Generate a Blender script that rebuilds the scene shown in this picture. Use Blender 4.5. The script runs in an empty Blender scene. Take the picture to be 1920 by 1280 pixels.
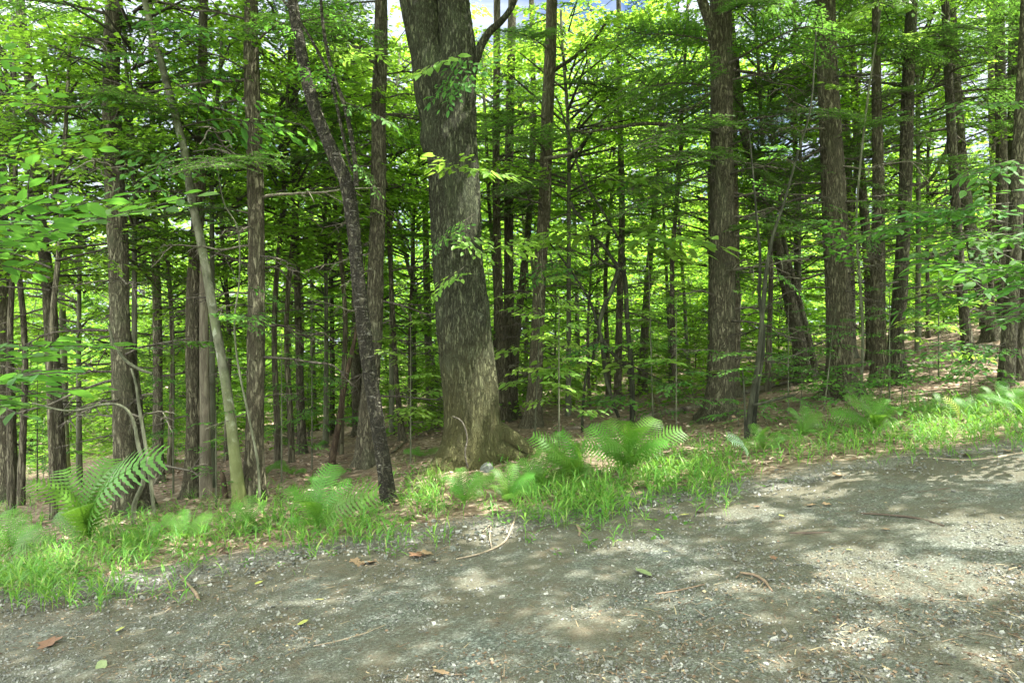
import bpy, math, random
import numpy as np
from mathutils import Vector, Matrix, Euler

rng = np.random.default_rng(11)
random.seed(11)
SC = bpy.context.scene
COL = SC.collection
R = math.radians

# ------------------------------------------------------------------ numbers
CAM_Z = 1.5
F = 1280.0                                   # focal length in photo pixels (24 mm lens on 36 mm, 1920 px wide)
SUN_AZ, SUN_EL = 98.0, 61.0                 # degrees, azimuth clockwise from +Y
S = np.array([math.cos(R(SUN_EL)) * math.sin(R(SUN_AZ)), math.cos(R(SUN_EL)) * math.cos(R(SUN_AZ)), math.sin(R(SUN_EL))])


def vnoise(p):
    p = np.asarray(p, dtype=np.float64)
    i = np.floor(p).astype(np.int64)
    f = p - i
    f = f * f * (3 - 2 * f)

    def h(dx, dy, dz):
        n = (i[..., 0] + dx) * 374761393 + (i[..., 1] + dy) * 668265263 + (i[..., 2] + dz) * 1440662683
        n &= 0xffffffff
        n = ((n ^ (n >> 13)) * 1274126177) & 0xffffffff
        return ((n ^ (n >> 16)) & 0xffff) / 65535.0
    x, y, z = f[..., 0], f[..., 1], f[..., 2]
    a = h(0, 0, 0) * (1 - x) + h(1, 0, 0) * x
    b = h(0, 1, 0) * (1 - x) + h(1, 1, 0) * x
    c = h(0, 0, 1) * (1 - x) + h(1, 0, 1) * x
    d = h(0, 1, 1) * (1 - x) + h(1, 1, 1) * x
    return (a * (1 - y) + b * y) * (1 - z) + (c * (1 - y) + d * y) * z


def fbm(p, oct=4):
    p = np.asarray(p, dtype=np.float64)
    s, a, t = 0.0, 1.0, 0.0
    for k in range(oct):
        s = s + a * vnoise(p * 2 ** k + 17.3 * k)
        t += a
        a *= .5
    return s / t


def n2(x, y, f, oct=3, z=0.0):
    x = np.asarray(x, float); y = np.asarray(y, float)
    return fbm(np.stack([x * f, y * f, np.full_like(x, z)], -1), oct)


def sstep(a, b, x):
    t = np.clip((np.asarray(x, float) - a) / (b - a), 0, 1)
    return t * t * (3 - 2 * t)


# ------------------------------------------------------------------ terrain
def road_edge(x):
    x = np.asarray(x, float)
    xc = np.clip(x, -40, 40)
    return 6.0 + .15 * xc + .30 * (n2(xc, xc * 0, .55, 3) - .5)


def H(x, y):
    x = np.asarray(x, float); y = np.asarray(y, float)
    h = .118 * 60 * np.tanh(x / 60) - .0225 * np.clip(y, -40, 70)
    w = sstep(-.1, 2.2, y - road_edge(x))
    h = h + w * (.34 * (n2(x, y, .22, 3, 3.1) - .5) + .09 * (n2(x, y, 1.3, 3, 5.2) - .5))
    h = h + (1 - w) * .03 * (n2(x, y, .5, 2, 8.0) - .5)
    h = h + np.clip(.075 * (x - 3.5), 0, .75) * sstep(1.2, 7.0, y - road_edge(x))
    bank = np.exp(-((y - road_edge(x) - .25) / .45) ** 2)
    h = h + .07 * bank * (n2(x, y, 1.1, 2, 1.0)) - .0 * w
    return h


def Hs(x, y):
    return float(H(np.array([x]), np.array([y]))[0])


def ground_many(px, py, far=90, steps=260):
    """the ground points seen at photo pixels: walk each ray until it goes below the terrain"""
    u, v = (np.asarray(px, float) - 960) / F, (np.asarray(py, float) - 640) / F
    t = np.geomspace(2.2, far, steps)
    out = []
    for a in range(0, len(u), 4000):
        uu, vv = u[a:a + 4000, None], v[a:a + 4000, None]
        d = CAM_Z - vv * t - H(uu * t, np.broadcast_to(t, (len(uu), len(t))))
        k = np.where((d < 0).any(1), np.argmax(d < 0, 1), len(t) - 1)
        k = np.maximum(k, 1)
        i = np.arange(len(uu))
        d0, d1 = d[i, k - 1], d[i, k]
        f = np.clip(d0 / (d0 - d1 + 1e-12), 0, 1)
        tt = t[k - 1] + (t[k] - t[k - 1]) * f
        x = uu[:, 0] * tt
        out.append(np.stack([x, tt, H(x, tt)], -1))
    return np.concatenate(out)


def ground_px(px, py):
    return tuple(float(c) for c in ground_many([px], [py])[0])


def at(px, py, y):
    return np.array([(px - 960) / F * y, y, CAM_Z - (py - 640) / F * y])


def project(p):
    y = np.maximum(p[:, 1], .05)
    return 960 + F * p[:, 0] / y, 640 + F * (CAM_Z - p[:, 2]) / y


# ------------------------------------------------------------------ mesh building
class MB:
    def __init__(self):
        self.v, self.n = [], 0
        self.f = []                          # (faces array, material index, smooth)

    def add(self, verts, faces, mi=0, smooth=False):
        verts = np.asarray(verts, float).reshape(-1, 3)
        faces = np.asarray(faces, np.int64)
        self.f.append((faces + self.n, mi, smooth))
        self.v.append(verts)
        self.n += len(verts)

    def verts(self):
        return np.concatenate(self.v) if self.v else np.zeros((0, 3))

    def mesh(self, name, mats, shift=None):
        me = bpy.data.meshes.new(name)
        V = self.verts()
        if shift is not None:
            V = V - np.asarray(shift)
        starts, totals, loops, mis, sm = [], [], [], [], []
        off = 0
        for fa, mi, s in self.f:
            k = fa.shape[1]
            loops.append(fa.ravel())
            starts.append(off + k * np.arange(len(fa)))
            totals.append(np.full(len(fa), k))
            mis.append(np.full(len(fa), mi)); sm.append(np.full(len(fa), s))
            off += k * len(fa)
        me.vertices.add(len(V))
        me.vertices.foreach_set('co', V.astype(np.float32).ravel())
        L = np.concatenate(loops)
        me.loops.add(len(L))
        me.loops.foreach_set('vertex_index', L.astype(np.int32))
        st = np.concatenate(starts)
        me.polygons.add(len(st))
        me.polygons.foreach_set('loop_start', st.astype(np.int32))
        me.polygons.foreach_set('loop_total', np.concatenate(totals).astype(np.int32))
        me.polygons.foreach_set('material_index', np.concatenate(mis).astype(np.int32))
        me.polygons.foreach_set('use_smooth', np.concatenate(sm).astype(bool))
        for m in mats:
            me.materials.append(m)
        me.update(calc_edges=True)
        return me


def smooth_path(P, step):
    """Catmull-Rom through rows of P (any number of columns, first three are xyz), resampled about every step"""
    P = np.asarray(P, float)
    if len(P) == 2:
        P = np.stack([P[0], (P[0] + P[1]) / 2, P[1]])
    Q = np.vstack([2 * P[0] - P[1], P, 2 * P[-1] - P[-2]])
    out = []
    for i in range(1, len(Q) - 2):
        a, b, c, d = Q[i - 1], Q[i], Q[i + 1], Q[i + 2]
        n = max(1, int(np.linalg.norm((c - b)[:3]) / step))
        t = (np.arange(n) / n)[:, None]
        out.append(.5 * (2 * b + (c - a) * t + (2 * a - 5 * b + 4 * c - d) * t ** 2 + (3 * b - a - 3 * c + d) * t ** 3))
    out.append(P[-1][None])
    return np.vstack(out)


def tube(mb, path, rad, sides=6, mi=0, smooth=True, disp=None, close=True):
    path = np.asarray(path, float)
    n = len(path)
    rad = np.broadcast_to(np.asarray(rad, float), (n,))
    T = np.gradient(path, axis=0)
    T /= np.linalg.norm(T, axis=1)[:, None] + 1e-9
    ref = np.array([1.0, 0, 0]) if abs(T[n // 2][2]) > .6 else np.array([0, 0, 1.0])
    A = np.cross(T, ref); A /= np.linalg.norm(A, axis=1)[:, None] + 1e-9
    B = np.cross(T, A)
    th = np.arange(sides) / sides * 2 * np.pi
    ring = A[:, None] * np.cos(th)[None, :, None] + B[:, None] * np.sin(th)[None, :, None]
    r = rad[:, None] * np.ones(sides)
    if disp is not None:
        r = r + disp(path, th, rad)
    V = path[:, None] + ring * r[..., None]
    i = np.arange(n - 1)[:, None] * sides
    j = np.arange(sides)[None]
    k = (j + 1) % sides
    Fq = np.stack([i + j, i + k, i + k + sides, i + j + sides], -1).reshape(-1, 4)
    mb.add(V, Fq, mi, smooth)
    if close and sides >= 3:
        c = np.stack([np.zeros(sides - 2), np.arange(1, sides - 1), np.arange(2, sides)], -1).astype(int) + (n - 1) * sides
        mb.f.append((c + mb.n - n * sides, mi, False))


# leaf templates: x along the leaf, y across, z up
LEAF_FINE = (np.array([[0, 0, 0], [.26, -.20, .03], [.62, -.20, .0], [1, 0, -.10], [.62, .20, .0], [.26, .20, .03], [.30, 0, -.03], [.68, 0, -.05]]),
             [np.array([[0, 1, 6], [2, 3, 7], [0, 6, 5], [7, 3, 4]]), np.array([[1, 2, 7, 6], [6, 7, 4, 5]])])
LEAF_FAR = (np.array([[0, 0, 0], [.45, -.33, .06], [1, 0, -.05], [.45, .33, .06]]), [np.array([[0, 1, 2], [0, 2, 3]])])
NEEDLE = (np.array([[0, 0, 0], [.5, -.16, 0], [1, 0, 0], [.5, .16, 0]]), [np.array([[0, 1, 2, 3]])])


def leaves(mb, P, D, U, size, tpl, mi=1):
    P = np.asarray(P, float); n = len(P)
    if n == 0:
        return
    D = np.asarray(D, float) / (np.linalg.norm(D, axis=1)[:, None] + 1e-9)
    Y = np.cross(U, D); Y /= np.linalg.norm(Y, axis=1)[:, None] + 1e-9
    Z = np.cross(D, Y)
    t, fs = tpl
    size = np.broadcast_to(np.asarray(size, float), (n,))
    V = P[:, None] + size[:, None, None] * (t[None, :, 0:1] * D[:, None] + t[None, :, 1:2] * Y[:, None] + t[None, :, 2:3] * Z[:, None])
    base = mb.n
    mb.v.append(V.reshape(-1, 3)); mb.n += n * len(t)
    for f in fs:
        mb.f.append(((f[None] + (np.arange(n) * len(t))[:, None, None]).reshape(-1, f.shape[1]) + base, mi, False))


# ------------------------------------------------------------------ objects
def empty(name, loc, label, cat, group=None, kind=None):
    o = bpy.data.objects.new(name, None)
    o.empty_display_size = .2
    o.location = loc
    COL.objects.link(o)
    tag(o, label, cat, group, kind)
    return o


def tag(o, label=None, cat=None, group=None, kind=None):
    if label: o['label'] = label
    if cat: o['category'] = cat
    if group: o['group'] = group
    if kind: o['kind'] = kind
    return o


def obj(name, me, parent=None, loc=(0, 0, 0), rot=(0, 0, 0), scale=1.0):
    o = bpy.data.objects.new(name, me)
    COL.objects.link(o)
    o.parent = parent
    o.location = loc
    o.rotation_euler = rot
    o.scale = (scale,) * 3 if not hasattr(scale, '__len__') else scale
    return o


# ------------------------------------------------------------------ materials
def new_mat(name):
    m = bpy.data.materials.new(name)
    m.use_nodes = True
    nt = m.node_tree
    nt.nodes.clear()
    return m, nt, nt.nodes, nt.links


def ramp(nd, stops):
    r = nd.new('ShaderNodeValToRGB')
    while len(r.color_ramp.elements) < len(stops):
        r.color_ramp.elements.new(.5)
    for e, (p, c) in zip(r.color_ramp.elements, stops):
        e.position = p
        e.color = (*c, 1)
    return r


def coord(nd, ln, scale):
    tc = nd.new('ShaderNodeTexCoord')
    mp = nd.new('ShaderNodeMapping')
    mp.inputs['Scale'].default_value = scale
    ln.new(tc.outputs['Object'], mp.inputs['Vector'])
    return mp.outputs['Vector']


def noise(nd, ln, vec, scale, detail=5, rough=.6, dist=0):
    n = nd.new('ShaderNodeTexNoise')
    n.inputs['Scale'].default_value = scale
    n.inputs['Detail'].default_value = detail
    n.inputs['Roughness'].default_value = rough
    n.inputs['Distortion'].default_value = dist
    ln.new(vec, n.inputs['Vector'])
    return n.outputs['Fac']


def mixc(nd, ln, fac, a, b, mode='MIX'):
    m = nd.new('ShaderNodeMix')
    m.data_type = 'RGBA'
    m.blend_type = mode
    for sock, val in ((m.inputs[0], fac), (m.inputs[6], a), (m.inputs[7], b)):
        if isinstance(val, bpy.types.NodeSocket):
            ln.new(val, sock)
        elif hasattr(val, '__len__'):
            sock.default_value = (*val, 1)
        else:
            sock.default_value = val
    return m.outputs[2]


def leaf_mat(name, cols, trans, tmix=.45, rough=.45, gloss=.35):
    """leaf: colour varies from leaf to leaf and from plant to plant; light comes through"""
    m, nt, nd, ln = new_mat(name)
    geo = nd.new('ShaderNodeNewGeometry')
    oi = nd.new('ShaderNodeObjectInfo')
    rp = ramp(nd, cols)
    ln.new(geo.outputs['Random Per Island'], rp.inputs[0])
    hsv = nd.new('ShaderNodeHueSaturation')
    mr = nd.new('ShaderNodeMapRange')
    mr.inputs[3].default_value = .482; mr.inputs[4].default_value = .512
    ln.new(oi.outputs['Random'], mr.inputs[0])
    ln.new(mr.outputs[0], hsv.inputs['Hue'])
    mr2 = nd.new('ShaderNodeMapRange')
    mr2.inputs[3].default_value = .82; mr2.inputs[4].default_value = 1.18
    ln.new(oi.outputs['Random'], mr2.inputs[0])
    ln.new(mr2.outputs[0], hsv.inputs['Value'])
    ln.new(rp.outputs[0], hsv.inputs['Color'])
    pb = nd.new('ShaderNodeBsdfPrincipled')
    pb.inputs['Roughness'].default_value = rough
    pb.inputs['Specular IOR Level'].default_value = gloss
    ln.new(hsv.outputs[0], pb.inputs['Base Color'])
    tb = nd.new('ShaderNodeBsdfTranslucent')
    tc = mixc(nd, ln, .30, trans, hsv.outputs[0])
    ln.new(tc, tb.inputs['Color'])
    mx = nd.new('ShaderNodeMixShader')
    mx.inputs[0].default_value = tmix
    ln.new(pb.outputs[0], mx.inputs[1]); ln.new(tb.outputs[0], mx.inputs[2])
    out = nd.new('ShaderNodeOutputMaterial')
    ln.new(mx.outputs[0], out.inputs['Surface'])
    return m


def bark_mat(name, dark, mid, light, fscale=9, zs=.16, patch=None, patch_amt=.5, bump=.6, lich=None, moss=None, bands=None):
    m, nt, nd, ln = new_mat(name)
    if fscale > 18:
        mid = (mid[0] * .84, mid[1] * .91, mid[2] * .84)
        light = tuple(a * .26 + b * .74 for a, b in zip(light, mid))
    v = coord(nd, ln, (1, 1, zs))
    n1 = noise(nd, ln, v, fscale, 8, .62, .5)
    nb_ = noise(nd, ln, v, fscale * .7, 5, .62, .5)
    rp = ramp(nd, [(.34, tuple(c * .85 for c in mid)), (.5, mid), (.66, light)])
    ln.new(n1, rp.inputs[0])
    rf = ramp(nd, [(.40, (1, 1, 1)), (.465, (.45, .45, .45)), (.495, (0, 0, 0)), (.525, (.35, .35, .35)), (.60, (1, 1, 1))])
    ln.new(nb_, rf.inputs[0])
    rf2 = ramp(nd, [(.33, (0, 0, 0)), (.47, (1, 1, 1))])
    ln.new(n1, rf2.inputs[0])
    crack = mixc(nd, ln, 1.0, rf.outputs[0], rf2.outputs[0], 'MULTIPLY')
    if fscale > 18:
        col = mixc(nd, ln, crack, dark, rp.outputs[0])
    else:
        col = mixc(nd, ln, rf2.outputs[0], dark, rp.outputs[0])
    height = crack if fscale > 18 else n1
    v2 = coord(nd, ln, (1, 1, .6))
    if patch is not None:
        n3 = noise(nd, ln, v2, 2.2, 6, .65)
        r3 = ramp(nd, [(.5, (0, 0, 0)), (.66, (1, 1, 1))])
        ln.new(n3, r3.inputs[0])
        mm = nd.new('ShaderNodeMath'); mm.operation = 'MULTIPLY'; mm.inputs[1].default_value = patch_amt
        ln.new(r3.outputs[0], mm.inputs[0])
        col = mixc(nd, ln, mm.outputs[0], col, patch)
    if bands is not None:                                           # peeling horizontal strips
        vb = coord(nd, ln, (3, 3, 11))
        nb = noise(nd, ln, vb, 3.4, 6, .75, .8)
        rb = ramp(nd, [(.585, (0, 0, 0)), (.61, (1, 1, 1))])
        ln.new(nb, rb.inputs[0])
        mb_ = nd.new('ShaderNodeMath'); mb_.operation = 'MULTIPLY'; mb_.inputs[1].default_value = .6
        ln.new(rb.outputs[0], mb_.inputs[0])
        col = mixc(nd, ln, mb_.outputs[0], col, bands)
    if lich is not None:
        n4 = noise(nd, ln, v2, 9, 6, .7)
        r4 = ramp(nd, [(.58, (0, 0, 0)), (.64, (1, 1, 1))])
        ln.new(n4, r4.inputs[0])
        mm = nd.new('ShaderNodeMath'); mm.operation = 'MULTIPLY'; mm.inputs[1].default_value = .4
        ln.new(r4.outputs[0], mm.inputs[0])
        col = mixc(nd, ln, mm.outputs[0], col, lich)
    if moss is not None:                                            # moss climbs up from the roots
        tc = nd.new('ShaderNodeTexCoord'); sx = nd.new('ShaderNodeSeparateXYZ')
        ln.new(tc.outputs['Object'], sx.inputs[0])
        n5 = noise(nd, ln, v2, 5, 6, .7)
        ad = nd.new('ShaderNodeMath'); ad.operation = 'MULTIPLY_ADD'; ad.inputs[1].default_value = -1.6
        ln.new(n5, ad.inputs[0]); ln.new(sx.outputs[2], ad.inputs[2])
        mr = nd.new('ShaderNodeMapRange')
        mr.inputs[1].default_value = moss[1]; mr.inputs[2].default_value = -.9
        mr.inputs[3].default_value = 0; mr.inputs[4].default_value = .85
        ln.new(ad.outputs[0], mr.inputs[0])
        col = mixc(nd, ln, mr.outputs[0], col, moss[0])
    oi = nd.new('ShaderNodeObjectInfo')
    hsv = nd.new('ShaderNodeHueSaturation')
    mr2 = nd.new('ShaderNodeMapRange'); mr2.inputs[3].default_value = .8; mr2.inputs[4].default_value = 1.2
    ln.new(oi.outputs['Random'], mr2.inputs[0]); ln.new(mr2.outputs[0], hsv.inputs['Value'])
    ln.new(col, hsv.inputs['Color'])
    pb = nd.new('ShaderNodeBsdfPrincipled')
    pb.inputs['Roughness'].default_value = .9
    pb.inputs['Specular IOR Level'].default_value = .15
    ln.new(hsv.outputs[0], pb.inputs['Base Color'])
    bp = nd.new('ShaderNodeBump')
    bp.inputs['Strength'].default_value = bump
    bp.inputs['Distance'].default_value = .03
    ln.new(height, bp.inputs['Height'])
    ln.new(bp.outputs[0], pb.inputs['Normal'])
    out = nd.new('ShaderNodeOutputMaterial')
    ln.new(pb.outputs[0], out.inputs['Surface'])
    return m


def island_mat(name, stops, rough=.9, spec=.2, nscale=None, bump=0):
    m, nt, nd, ln = new_mat(name)
    geo = nd.new('ShaderNodeNewGeometry')
    rp = ramp(nd, stops)
    ln.new(geo.outputs['Random Per Island'], rp.inputs[0])
    pb = nd.new('ShaderNodeBsdfPrincipled')
    pb.inputs['Roughness'].default_value = rough
    pb.inputs['Specular IOR Level'].default_value = spec
    col = rp.outputs[0]
    if nscale:
        v = coord(nd, ln, (1, 1, 1))
        n1 = noise(nd, ln, v, nscale, 6, .65)
        r2 = ramp(nd, [(.3, (.55, .55, .55)), (.7, (1.25, 1.25, 1.2))])
        ln.new(n1, r2.inputs[0])
        col = mixc(nd, ln, 1.0, col, r2.outputs[0], 'MULTIPLY')
        if bump:
            bp = nd.new('ShaderNodeBump'); bp.inputs['Strength'].default_value = bump; bp.inputs['Distance'].default_value = .02
            ln.new(n1, bp.inputs['Height']); ln.new(bp.outputs[0], pb.inputs['Normal'])
    ln.new(col, pb.inputs['Base Color'])
    out = nd.new('ShaderNodeOutputMaterial')
    ln.new(pb.outputs[0], out.inputs['Surface'])
    return m


M = {}
M['leaf_near'] = leaf_mat('beech_leaf', [(0, (.038, .105, .022)), (.5, (.055, .138, .028)), (1, (.088, .185, .036))], (.19, .46, .045), .46, .58, .18)
M['leaf_far'] = leaf_mat('maple_leaf', [(0, (.055, .140, .018)), (.5, (.080, .185, .024)), (1, (.135, .245, .034))], (.38, .67, .045), .56, .55, .15)
M['leaf_spray'] = leaf_mat('lime_leaf', [(0, (.09, .19, .03)), (.5, (.13, .25, .04)), (1, (.19, .31, .06))], (.42, .66, .08), .5, .45, .3)
M['needle'] = leaf_mat('hemlock_needle', [(0, (.040, .095, .024)), (.6, (.068, .140, .032)), (1, (.115, .205, .042))], (.20, .42, .05), .40, .65, .12)
M['grass'] = leaf_mat('grass_blade', [(0, (.042, .135, .020)), (.45, (.075, .190, .026)), (.85, (.125, .235, .036)), (1, (.21, .22, .08))], (.24, .48, .04), .36, .5, .25)
M['fern'] = leaf_mat('fern_frond', [(0, (.048, .135, .017)), (1, (.070, .172, .024))], (.23, .46, .035), .42, .5, .25)
M['fern_pale'] = leaf_mat('pale_fern_frond', [(0, (.24, .36, .24)), (1, (.30, .42, .30))], (.3, .5, .2), .4, .5, .25)
M['fern_yellow'] = leaf_mat('yellow_fern_frond', [(0, (.20, .26, .04)), (1, (.26, .30, .05))], (.36, .44, .07), .4, .5, .25)
M['litter'] = island_mat('dry_leaf', [(0, (.09, .060, .038)), (.35, (.17, .112, .072)), (.7, (.26, .185, .125)), (1, (.40, .33, .25))], .85, .2)
M['crumbs'] = island_mat('leaf_crumbs', [(0, (.05, .034, .022)), (.4, (.10, .068, .04)), (.8, (.17, .125, .08)), (1, (.25, .21, .12))], .85, .2)
M['fallen_tan'] = island_mat('fallen_tan_leaf', [(0, (.20, .135, .08)), (1, (.22, .15, .09))], .8, .2, 30)
M['fallen_brown'] = island_mat('fallen_brown_leaf', [(0, (.13, .070, .042)), (1, (.15, .085, .05))], .8, .2, 30)
M['fallen_yellow'] = island_mat('fallen_yellow_leaf', [(0, (.28, .28, .07)), (1, (.30, .31, .09))], .7, .2, 30)
M['fallen_green'] = island_mat('fallen_green_leaf', [(0, (.15, .19, .08)), (1, (.17, .21, .10))], .7, .2, 30)
M['stone'] = island_mat('crushed_stone', [(0, (.075, .078, .066)), (.4, (.125, .128, .110)), (.85, (.185, .186, .162)), (1, (.29, .29, .26))], .9, .25, 40, .3)
M['boulder'] = island_mat('weathered_stone', [(0, (.065, .075, .06)), (1, (.11, .12, .10))], .9, .25, 14, .6)
M['stick'] = island_mat('dead_stick', [(0, (.16, .11, .075)), (1, (.20, .15, .10))], .9, .2, 25, .4)
M['stick_pale'] = island_mat('bleached_stick', [(0, (.20, .165, .115)), (1, (.25, .205, .145))], .9, .2, 25, .4)
M['stick_dark'] = island_mat('wet_stick', [(0, (.06, .048, .036)), (1, (.08, .06, .045))], .9, .2, 25, .4)
M['snag'] = bark_mat('rotten_snag', (.035, .024, .016), (.095, .066, .043), (.165, .125, .085), 24, .2)
M['deadwood'] = bark_mat('dead_branch_bark', (.06, .052, .042), (.13, .11, .085), (.24, .21, .165), 20, .5)
M['deadwood_pale'] = bark_mat('bleached_branch_bark', (.12, .105, .075), (.21, .185, .14), (.32, .29, .23), 20, .5)
M['hemlock'] = bark_mat('hemlock_bark', (.042, .036, .022), (.142, .125, .082), (.24, .215, .152), 34, .2, (.090, .105, .055), .5, 1.0)
M['hemlock_red'] = bark_mat('pine_bark', (.044, .037, .022), (.152, .131, .086), (.25, .222, .155), 32, .19, (.110, .115, .065), .4, 1.0)
M['grey_bark'] = bark_mat('grey_pine_bark', (.042, .036, .023), (.165, .142, .098), (.28, .25, .18), 32, .24, (.13, .145, .085), .4, .9)
M['maple'] = bark_mat('old_maple_bark', (.020, .020, .012), (.094, .094, .056), (.135, .138, .088), 40, .2, (.092, .110, .058), .5, 1.0,
                      lich=(.135, .155, .10), moss=((.095, .090, .030), 1.3))
M['cherry'] = bark_mat('black_cherry_bark', (.017, .015, .010), (.060, .053, .036), (.125, .113, .08), 24, .55, None, .5, 1.0, bands=(.30, .285, .23))
M['beech'] = bark_mat('smooth_beech_bark', (.034, .036, .021), (.070, .073, .045), (.12, .124, .082), 11, .5, (.10, .125, .05), .7, .35, lich=(.30, .33, .25), moss=((.13, .15, .045), .9))
M['pale_wood'] = bark_mat('barkless_wood', (.075, .064, .045), (.155, .132, .094), (.23, .205, .155), 24, .12, None, 0, .3)
M['shrub_bark'] = bark_mat('dark_shrub_bark', (.012, .012, .008), (.026, .028, .017), (.055, .060, .036), 14, .3, None, 0, .5)
M['sapling_bark'] = bark_mat('sapling_bark', (.035, .040, .022), (.075, .080, .048), (.13, .135, .088), 14, .3, None, 0, .4)
M['log'] = bark_mat('fallen_log_bark', (.05, .042, .030), (.14, .115, .085), (.27, .23, .18), 10, .9, (.10, .125, .04), .7, .8)
M['twig'] = bark_mat('twig_bark', (.05, .045, .033), (.09, .08, .058), (.15, .135, .10), 20, .5)


def ground_mats():
    # woodland floor: brown leaf litter, darker soil, grey grit near the road
    m, nt, nd, ln = new_mat('leaf_litter_soil')
    v = coord(nd, ln, (1, 1, 1))
    vo = nd.new('ShaderNodeTexVoronoi'); vo.inputs['Scale'].default_value = 17
    ln.new(v, vo.inputs['Vector'])
    sep = nd.new('ShaderNodeSeparateColor'); ln.new(vo.outputs['Color'], sep.inputs[0])
    rl = ramp(nd, [(0, (.095, .066, .042)), (.4, (.17, .120, .080)), (.75, (.25, .19, .13)), (1, (.38, .31, .235))])
    ln.new(sep.outputs[0], rl.inputs[0])
    n1 = noise(nd, ln, v, 1.3, 6, .6)
    rs = ramp(nd, [(.42, (0, 0, 0)), (.62, (1, 1, 1))])
    ln.new(n1, rs.inputs[0])
    soil = mixc(nd, ln, rs.outputs[0], rl.outputs[0], (.125, .095, .064))
    n2_ = noise(nd, ln, v, .35, 4, .6)
    rg = ramp(nd, [(.52, (0, 0, 0)), (.66, (1, 1, 1))])
    ln.new(n2_, rg.inputs[0])
    mm = nd.new('ShaderNodeMath'); mm.operation = 'MULTIPLY'; mm.inputs[1].default_value = .25
    ln.new(rg.outputs[0], mm.inputs[0])
    soil = mixc(nd, ln, mm.outputs[0], soil, (.07, .10, .03))
    at_ = nd.new('ShaderNodeAttribute'); at_.attribute_name = 'verge'
    n3 = noise(nd, ln, v, 45, 6, .7)
    rgr = ramp(nd, [(.3, (.055, .053, .04)), (.5, (.115, .110, .088)), (.7, (.21, .205, .175))])
    ln.new(n3, rgr.inputs[0])
    col = mixc(nd, ln, at_.outputs['Fac'], soil, rgr.outputs[0])
    pb = nd.new('ShaderNodeBsdfPrincipled'); pb.inputs['Roughness'].default_value = .95; pb.inputs['Specular IOR Level'].default_value = .12
    ln.new(col, pb.inputs['Base Color'])
    bp = nd.new('ShaderNodeBump'); bp.inputs['Strength'].default_value = .7; bp.inputs['Distance'].default_value = .03
    ad = nd.new('ShaderNodeMath'); ad.operation = 'ADD'
    ln.new(vo.outputs['Distance'], ad.inputs[0]); ln.new(n3, ad.inputs[1])
    ln.new(ad.outputs[0], bp.inputs['Height']); ln.new(bp.outputs[0], pb.inputs['Normal'])
    out = nd.new('ShaderNodeOutputMaterial'); ln.new(pb.outputs[0], out.inputs['Surface'])
    M['floor'] = m

    # crushed-stone road: grey grit, brown fines, scattered needles
    m, nt, nd, ln = new_mat('gravel_road_surface')
    v = coord(nd, ln, (1, 1, 1))
    vo = nd.new('ShaderNodeTexVoronoi'); vo.inputs['Scale'].default_value = 85
    ln.new(v, vo.inputs['Vector'])
    sep = nd.new('ShaderNodeSeparateColor'); ln.new(vo.outputs['Color'], sep.inputs[0])
    rl = ramp(nd, [(0, (.066, .070, .060)), (.45, (.118, .124, .108)), (.8, (.178, .184, .165)), (1, (.30, .31, .285))])
    ln.new(sep.outputs[0], rl.inputs[0])
    n0 = noise(nd, ln, v, 260, 3, .7)
    r0 = ramp(nd, [(.3, (.7, .7, .7)), (.7, (1.25, 1.25, 1.25))]); ln.new(n0, r0.inputs[0])
    col = mixc(nd, ln, 1.0, rl.outputs[0], r0.outputs[0], 'MULTIPLY')
    col = mixc(nd, ln, 1.0, col, (.82, .87, .81), 'MULTIPLY')
    n1 = noise(nd, ln, v, 1.6, 7, .68)
    rs = ramp(nd, [(.34, (0, 0, 0)), (.60, (.85, .85, .85))]); ln.new(n1, rs.inputs[0])
    col = mixc(nd, ln, rs.outputs[0], col, (.100, .093, .062))       # dusty brown fines
    n4 = noise(nd, ln, v, 5.5, 7, .75)
    r4 = ramp(nd, [(.50, (0, 0, 0)), (.66, (.7, .7, .7))]); ln.new(n4, r4.inputs[0])
    col = mixc(nd, ln, r4.outputs[0], col, (.100, .078, .05))        # needle scatter
    at_ = nd.new('ShaderNodeAttribute'); at_.attribute_name = 'verge'
    mm = nd.new('ShaderNodeMath'); mm.operation = 'MULTIPLY'; mm.inputs[1].default_value = .75
    ln.new(at_.outputs['Fac'], mm.inputs[0])
    col = mixc(nd, ln, mm.outputs[0], col, (.10, .092, .062))
    pb = nd.new('ShaderNodeBsdfPrincipled'); pb.inputs['Roughness'].default_value = .95; pb.inputs['Specular IOR Level'].default_value = .15
    ln.new(col, pb.inputs['Base Color'])
    bp = nd.new('ShaderNodeBump'); bp.inputs['Strength'].default_value = .9; bp.inputs['Distance'].default_value = .012
    ad = nd.new('ShaderNodeMath'); ad.operation = 'ADD'
    ln.new(vo.outputs['Distance'], ad.inputs[0]); ln.new(n0, ad.inputs[1])
    ln.new(ad.outputs[0], bp.inputs['Height']); ln.new(bp.outputs[0], pb.inputs['Normal'])
    out = nd.new('ShaderNodeOutputMaterial'); ln.new(pb.outputs[0], out.inputs['Surface'])
    M['road'] = m


ground_mats()


def grid_nodes(segs):
    out = []
    for a, b, n in segs:
        out.append(np.linspace(a, b, n, endpoint=False))
    return np.append(np.concatenate(out), segs[-1][1])


def sheet(name, X, Y, Z, attr, mat):
    ny, nx = X.shape
    V = np.stack([X, Y, Z], -1).reshape(-1, 3)
    i = np.arange(ny - 1)[:, None] * nx + np.arange(nx - 1)[None]
    Fq = np.stack([i, i + 1, i + nx + 1, i + nx], -1).reshape(-1, 4)
    mb = MB(); mb.add(V, Fq, 0, True)
    me = mb.mesh(name, [mat])
    a = me.attributes.new('verge', 'FLOAT', 'POINT')
    a.data.foreach_set('value', attr.astype(np.float32).ravel())
    o = obj(name, me)
    o['kind'] = 'structure'
    return o


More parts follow.
